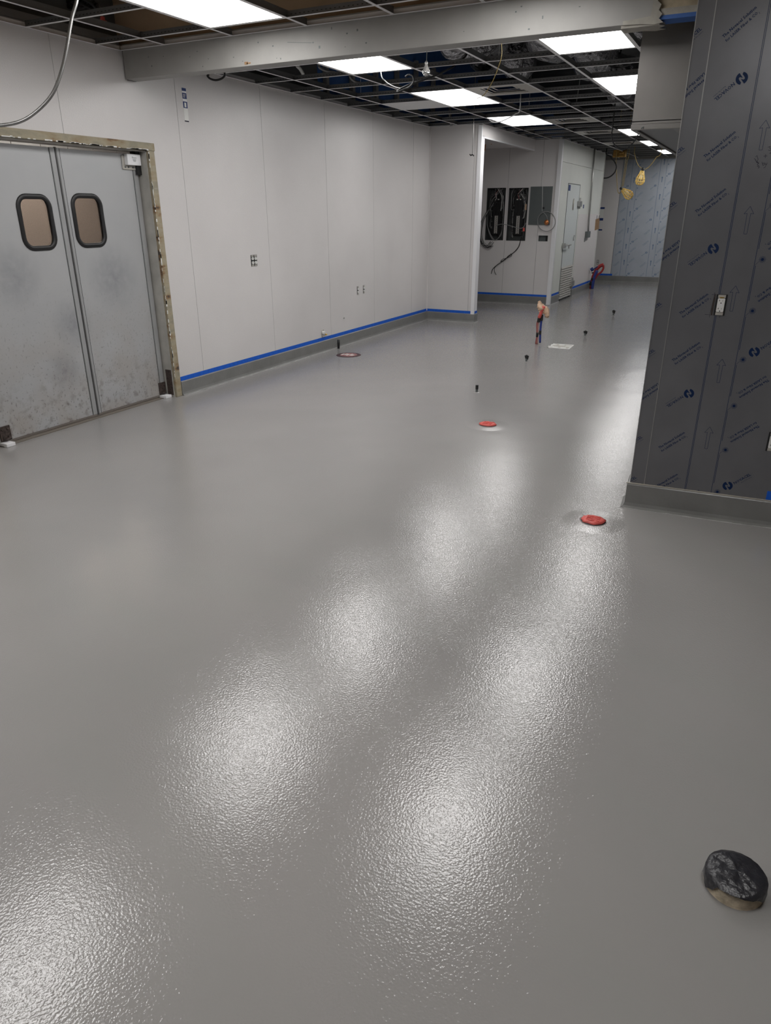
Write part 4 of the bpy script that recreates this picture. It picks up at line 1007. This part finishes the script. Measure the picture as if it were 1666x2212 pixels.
receptacle('tiny white receptacle low on the far white wall', a.x, a.z, lambda a, b, d: (a, YF-d, b), s=1.1)
bm = new(); pts = [(.306, 1.236), (.300, 1.20), (.299, 1.15), (.302, 1.130), (.309, 1.130), (.309, 1.236)]
prism(bm, pts, lambda a, b, d: tuple(pp(a, b, d)), -.0054, -.0044)
tag(obj('cut_edge', bm, mat('rough_cut', (.05, .04, .035), .9, var=(200, .6))), 'rough dark cut-out edge beside the partition receptacle', 'cutout')
# pipe stub on the wall, sticker
t = thing('pipe_stub', 'small white pipe stub with escutcheon just above the blue tape', 'pipe', (XW, 7.745, .24))
a = at(697, 720, x=XW)
bm = new(); tube(bm, [(XW+.004, a.y+.033*math.cos(k*math.tau/16), a.z+.046*math.sin(k*math.tau/16)) for k in range(16)], .006, 6, closed=True); obj('ring', bm, 'alu', t)
bm = new(); lathe(bm, [(.024, 0), (.022, .03), (.012, .032)], XW, a.y, a.z+.008, 14, axis='x'); obj('cap', bm, 'white', t)
bm = new(); tube(bm, [(XW, a.y+.055, a.z-.02), (XW+.03, a.y+.055, a.z-.02)], .009, 8); obj('bolt', bm, 'brass', t)
t = thing('wall_sticker', 'narrow dark blue and white sticker high on the panelled wall', 'sticker', (XW, 5.60, 2.47))
yA, yB = 5.568, 5.622
for (z0, z1, m, n) in ((2.617, 2.640, 'tape2', 'dark_field'), (2.557, 2.602, 'tape2', 'dark_field'), (2.485, 2.536, 'tape2', 'dark_field'), (2.378, 2.388, 'marker', 'dark_line'), (2.602, 2.617, 'strip', 'white_field'), (2.536, 2.557, 'strip', 'white_field'), (2.388, 2.485, 'white', 'paper_field')):
    obj(n, one(box, XW, XW+.0008, yA, yB, z0, z1), m, t)
obj('symbol', one(box, XW+.0008, XW+.0012, 5.583, 5.607, 2.492, 2.528), 'white', t)
bm = new()
for k in range(4): box(bm, XW+.0008, XW+.0012, 5.576, 5.612-k*.004, 2.590-k*.008, 2.593-k*.008)
obj('fine_print', bm, 'white', t)
tag(obj('tape_piece', one(pbox, .742, .80, .155, .205, -.005, -.003), 'tape'), 'blue tape piece at the right picture edge above the partition cove', 'masking tape', 'loose blue tape pieces')
tag(obj('wall_bolt', one(box, XW, XW+.012, 8.285, 8.297, .345, .357), 'galv'), 'tiny bolt head low on the panelled wall between stub and receptacles', 'bolt')

# ------------------------------------------------------------------ things on the floor
def drain_cap(label, x, y, r, seed, mound=.0):
    t = thing('floor_drain', label, 'drain', (x, y, 0), 'taped-over floor drains'); rnd = random.Random(seed)
    n = 28; bm = new(); rs = [r*(1+rnd.uniform(-.07, .05)) for _ in range(n)]
    top = [bm.verts.new((x+rs[k]*math.cos(k*math.tau/n), y+rs[k]*math.sin(k*math.tau/n)*.95, .012+rnd.uniform(-.002, .003))) for k in range(n)]
    mid = [bm.verts.new((x+.6*rs[k]*math.cos(k*math.tau/n), y+.6*rs[k]*math.sin(k*math.tau/n)*.95, .017+rnd.uniform(-.003, .003))) for k in range(n)]
    bot = [bm.verts.new((x+rs[k]*.98*math.cos(k*math.tau/n), y+rs[k]*.98*math.sin(k*math.tau/n)*.95, .004)) for k in range(n)]
    for k in range(n):
        j = (k+1) % n; bm.faces.new((bot[k], bot[j], top[j], top[k])); bm.faces.new((top[k], top[j], mid[j], mid[k]))
    c = bm.verts.new((x, y, .018))
    for k in range(n): bm.faces.new((mid[k], mid[(k+1) % n], c))
    obj('red_cover', bm, 'red', t, smooth=True)
    bm = new()
    for k in range(5): box(bm, x-r*.55, x+r*.55, y-r*.5+k*r*.22, y-r*.5+k*r*.22+.004, .0165, .0205)
    obj('ridges', bm, 'red', t)
    bm = new(); lathe(bm, [(r*1.04, .0), (r*1.03, .005), (r*.9, .006)], x, y, 0, 32); obj('drain_ring', bm, 'black', t)
    bm = new(); swell(bm, x, y, r*1.02, r*3.0, .004); obj('floor_swell', bm, 'floor', t)
drain_cap('red covered floor drain beside the cove of the film-clad partition', -.617, 3.843, .068, 1)
drain_cap('red covered floor drain in the middle of the floor', -1.82, 5.47, .070, 2)
# big pipe sleeve with torn black film
bx, by = .212, 1.595
t = thing('floor_sleeve', 'concrete pipe sleeve with torn black plastic cover, near right', 'pipe', (bx, by, 0))
bm = new(); R0 = .068; h = .042; n = 40
lathe(bm, [(R0+.004, .0), (R0+.002, .004), (R0-.001, h), (R0-.008, h+.001), (R0-.010, h-.012), (.001, h-.013)], bx, by, 0, n); obj('sleeve', bm, 'concrete', t)
bm = new(); rnd = random.Random(4)      # plastic film: crumpled disc draped over the rim
K, J = 44, 9; rows = []
camdir = math.atan2(-by, -bx)
for j in range(J):
    f = j/(J-1); row = []
    for k in range(K):
        a = k*math.tau/K; face = math.cos(a-camdir)            # 1 towards the viewer, where the film is torn short
        rim = R0+.006
        if f < .75: r = rim*f/.75; z = h+.004+.010*(1-(f/.75)**2)+.0035*math.sin(a*3+f*9)*math.sin(f*7)+rnd.uniform(-.0012, .0012)
        else:
            dn = (f-.75)/.25; side = .030 if face < .2 else .030*max(.06, (1-face)*1.1)
            if -2.6 < ((a-camdir+math.pi) % math.tau - math.pi) < -.5: side = .033
            r = rim+.003*dn+rnd.uniform(-.001, .001); z = h+.004-side*dn*(1+.25*math.sin(a*9))
        row.append(bm.verts.new((bx+r*math.cos(a), by+r*math.sin(a), z)))
    rows.append(row)
for j in range(1, J-1):
    for k in range(K): bm.faces.new((rows[j][k], rows[j][(k+1) % K], rows[j+1][(k+1) % K], rows[j+1][k]))
c = bm.verts.new((bx, by, h+.014))
for k in range(K): bm.faces.new((rows[1][k], rows[1][(k+1) % K], c))
for v in rows[0]: bm.verts.remove(v)
obj('plastic_film', bm, mat('black_film', (.018, .018, .022), .32, bump=(38, .006, 4)), t, smooth=True)

# stubs
def stub(label, x, y, h, r, kind):
    t = thing('pipe_stub', label, 'pipe', (x, y, 0), 'short capped pipe stubs in the floor'); bm = new()
    lathe(bm, [(r*.85, 0), (r*.85, h*.45)], x, y, 0, 14); obj('pipe', bm, 'greybox', t)
    bm = new()
    if kind == 'cap': lathe(bm, [(r*.95, h*.40), (r, h*.46), (r*1.02, h*.97), (r*.8, h)], x, y, 0, 16)
    elif kind == 'bag':
        lathe(bm, [(r*.9, h*.45), (r*1.2, h*.6), (r*1.1, h*.9), (r*.5, h)], x, y, 0, 9); box(bm, x+r*.3, x+r*1.7, y-r*.4, y+r*.4, h*.30, h*.9, rot=Matrix.Rotation(.2, 3, 'Y')); box(bm, x-r*1.4, x-r*.5, y-r*.4, y+r*.4, h*.45, h*.9, rot=Matrix.Rotation(-.25, 3, 'Y'))
    obj('cap', bm, 'black', t, bevel=.003)
    bm = new(); swell(bm, x, y, r, r*3.2, .004, 24); obj('floor_swell', bm, 'floor', t)
stub('straight black capped stub left of the nearer red drain cover', -2.307, 6.534, .072, .0145, 'cap')
stub('taped black stub between the bundle and the viewpoint', -2.317, 8.257, .080, .0145, 'bag')
stub('taped black stub right of the square floor drain', -2.114, 10.49, .072, .017, 'bag')
stub('farthest taped black stub near the far floor', -2.159, 12.895, .090, .016, 'bag')
bm = new(); tube(bm, [(-4.757, 8.03, .0), (-4.755, 8.03, .07), (-4.757, 8.035, .112)], .016, 10, radii=[.015, .018, .017])
tag(obj('pipe_stub', bm, 'black'), 'black capped stub standing against the cove of the panelled wall', 'pipe')
# square floor drain
q = [(-2.40, 9.44), (-2.10, 9.44)]
t = thing('square_drain', 'square white floor drain frame right of the taped pipe bundle', 'drain', (-2.22, 9.5, 0))
cn = [at(1184, 751, z=0), at(1196, 742.5, z=0), at(1241, 745.5, z=0), at(1230, 754.5, z=0)]
def shrink(P, k):
    c = sum(P, V3((0, 0, 0)))/4; return [c+(p-c)*k for p in P]
bm = new(); A, B = shrink(cn, 1.0), shrink(cn, .84)
for i in range(4):
    j = (i+1) % 4
    for z0, z1 in ((.0, .004),): 
        lo = [A[i], A[j], B[j], B[i]]; vb = [bm.verts.new((p.x, p.y, z0)) for p in lo]; vt = [bm.verts.new((p.x, p.y, z1)) for p in lo]
        bm.faces.new(vt); bm.faces.new(vb[::-1])
        for k in range(4): bm.faces.new((vb[k], vb[(k+1) % 4], vt[(k+1) % 4], vt[k]))
obj('rim', bm, 'white', t)
bm = new(); vs = [bm.verts.new((p.x, p.y, .0025)) for p in B]; vb = [bm.verts.new((p.x, p.y, .0)) for p in B]; bm.faces.new(vs); bm.faces.new(vb[::-1])
for k in range(4): bm.faces.new((vb[k], vb[(k+1) % 4], vs[(k+1) % 4], vs[k]))
obj('grate', bm, 'alu', t)
bm = new()
for (px, py) in ((1190, 749), (1197, 745.5), (1214, 746), (1217, 752), (1200, 750.5), (1228, 748.5)):
    p = at(px, py, z=0); box(bm, p.x-.035, p.x+.035, p.y-.03, p.y+.03, .0, .0065)
obj('grate_pad', bm, 'white', t)
bm = new(); A, B = shrink(cn, 1.07), shrink(cn, 1.0)
for i in (1, 0):
    j = (i+1) % 4; vt = [bm.verts.new((p.x, p.y, .0015)) for p in (A[i], A[j], B[j], B[i])]; bm.faces.new(vt)
obj('joint', bm, 'dark', t)
# round flush cleanout
t = thing('floor_cleanout', 'flush round cleanout with dark rim beside the panelled wall', 'drain', (-4.41, 7.685, 0))
bm = new(); lathe(bm, [(.155, 0), (.152, .003), (.11, .0035)], -4.41, 7.685, 0, 30); obj('ring', bm, mat('maroon', (.05, .02, .025), .5), t)
bm = new(); lathe(bm, [(.108, 0.0), (.105, .005)], -4.41, 7.685, 0, 30); obj('cover', bm, mat('pinkish', (.30, .14, .14), .6, var=(30, .5)), t)
bm = new()
for k in range(5): box(bm, -4.49+k*.035, -4.475+k*.035, 7.63+(k % 2)*.02, 7.70+(k % 2)*.03, .004, .008)
obj('scraps', bm, 'white', t)
# taped pipe bundle
def bundle(label, y, items, extra=None):
    t = thing('taped_pipe_bundle', label, 'pipe bundle', at(items[0][1][0][0], items[0][1][0][1], y=y)*1.0)
    t.location.z = 0
    for name, L_, r, m in items:
        bm = new(); P = [at(px, py, y=y)+V3((0, dy, 0)) for px, py, dy in L_]; tube(bm, spline(P, 4), r, 8); obj(name, bm, m, t)
    return t
t = bundle('upright bundle of red and blue taped pipes with a tan rag on top', 9.5, [
    ('pipe', [(1158, 744.5, 0), (1161, 722, 0), (1161, 700, 0), (1165, 685, 0)], .013, mat('dull_red_pipe', (.26, .07, .06), .5)),
    ('pipe', [(1161, 744.5, 0), (1162, 722, 0), (1163, 700, 0), (1166, 685, 0)], .011, mat('pinkish_pipe', (.38, .2, .19), .5)),
    ('pipe', [(1166, 741, .02), (1166.5, 720, .02), (1168, 700, .02), (1170, 686, .02)], .014, 'bluehose'),
    ('tape_wrap', [(1160.5, 728, -.002), (1161.5, 718, -.002)], .017, 'black'), ('tape_wrap', [(1166, 723, .018), (1166.8, 714, .018)], .016, 'black'),
    ('tape_wrap', [(1163.5, 696, -.002), (1165, 687, -.002)], .021, 'black'), ('tape_wrap', [(1169.5, 693, .016), (1170.5, 680, .016)], .017, 'black'),
    ('red_band', [(1165.5, 686, -.01), (1171, 673, -.02), (1176.5, 661, -.025)], .022, 'red')])
rnd = random.Random(3)
def crumple(t, name, P, rr, m):
    bm = new(); P = spline(P, 4); tube(bm, P, .03, 12, radii=rr if len(rr) == len(P) else [rr[min(len(rr)-1, int(i*len(rr)/len(P)))] for i in range(len(P))])
    for v in bm.verts: v.co += V3((rnd.uniform(-1, 1), rnd.uniform(-1, 1), rnd.uniform(-1, 1)))*.009
    obj(name, bm, m, t, smooth=True)
crumple(t, 'rag', [at(1165, 651, y=9.5), at(1167, 659, y=9.5), at(1171, 668, y=9.5), at(1169, 677, y=9.5)], [.016, .030, .045, .052, .042, .025], 'tan')
crumple(t, 'rag', [at(1171, 662, y=9.52), at(1178, 668, y=9.52), at(1182, 678, y=9.52), at(1182, 686, y=9.52)], [.030, .040, .038, .028, .018], 'tan')
t = bundle('bent red and blue hose bundle standing by the cooler end', 17.2, [
    ('hose', [(1277, 624, 0), (1279, 610, 0), (1282, 597, 0), (1288, 584, 0), (1296, 575, 0), (1304, 572, 0)], .038, 'redhose'),
    ('hose', [(1280, 624, -.03), (1282, 610, -.03), (1286, 595, -.03), (1291, 584, -.03)], .035, 'bluehose'),
    ('hose', [(1304, 572, -.02), (1304, 580, -.02), (1299, 588, -.02), (1291, 594, -.02), (1285, 604, -.02)], .022, 'redhose'),
    ('tape_wrap', [(1278, 616, -.01), (1279.5, 608, -.01)], .052, 'black'), ('tape_wrap', [(1281, 605, -.02), (1283, 601, -.02)], .05, 'black'),
    ('blue_tape_tail', [(1292, 575.5, -.03), (1284, 581, -.03)], .012, 'tape2'), ('blue_tape_flag', [(1282.5, 580, -.03), (1277.5, 583.5, -.03)], .040, 'tape2'),
    ('clamp', [(1279, 589.5, -.02), (1285, 588.5, -.02)], .014, 'black')])
bm = new(); tube(bm, [at(1270.5, 624, y=17.25), at(1270.5, 611, y=17.25)], .022, 8); tag(obj('pipe_stub', bm, 'greybox'), 'short grey pipe left of the hose bundle by the cooler', 'pipe')

# uneven fillet at the cove feet, pale to paint in its glossy highlight
def fillet(name, label, a, b, seed):
    rnd = random.Random(seed); a, b = V3(a), V3(b); L_ = (b-a).length; n = int(L_/.035); d = (b-a)/n; nn = V3((-d.y, d.x, 0)).normalized()
    bm = new(); off = 0
    pts, rad = [], []
    for k in range(n+1):
        off = .8*off+rnd.uniform(-.0022, .0022); pts.append(a+d*k+nn*off+V3((0, 0, .001))); rad.append(max(.0009, rnd.gauss(.0028, .0014)))
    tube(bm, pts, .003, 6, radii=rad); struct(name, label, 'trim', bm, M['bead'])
M['bead'] = mat('pale_highlight_bead', (.42, .42, .41), .12, bump=(220, .002), spec=.8)  # highlight line along the cove foot put in as pale colour
fillet('trim_8', 'thin glossy resin bead with its highlight painted in pale along the foot of the long panelled wall', (XW+.036, YE-.04, 0), (XW+.036, 5.14, 0), 1)
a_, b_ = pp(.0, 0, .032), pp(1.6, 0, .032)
fillet('trim_9', 'thin glossy resin bead with its highlight painted in pale along the foot of the film-clad partition', (a_.x, a_.y, 0), (b_.x, b_.y, 0), 2)
fillet('trim_10', 'thin glossy resin bead with its highlight painted in pale along the foot of the end wall', (XW+.04, YE-.036, 0), (XH, YE-.036, 0), 3)
fillet('trim_11', 'thin glossy resin bead with its highlight painted in pale along the foot of the recess wall', (-5.0, YB-.036, 0), (XK+.03, YB-.036, 0), 4)
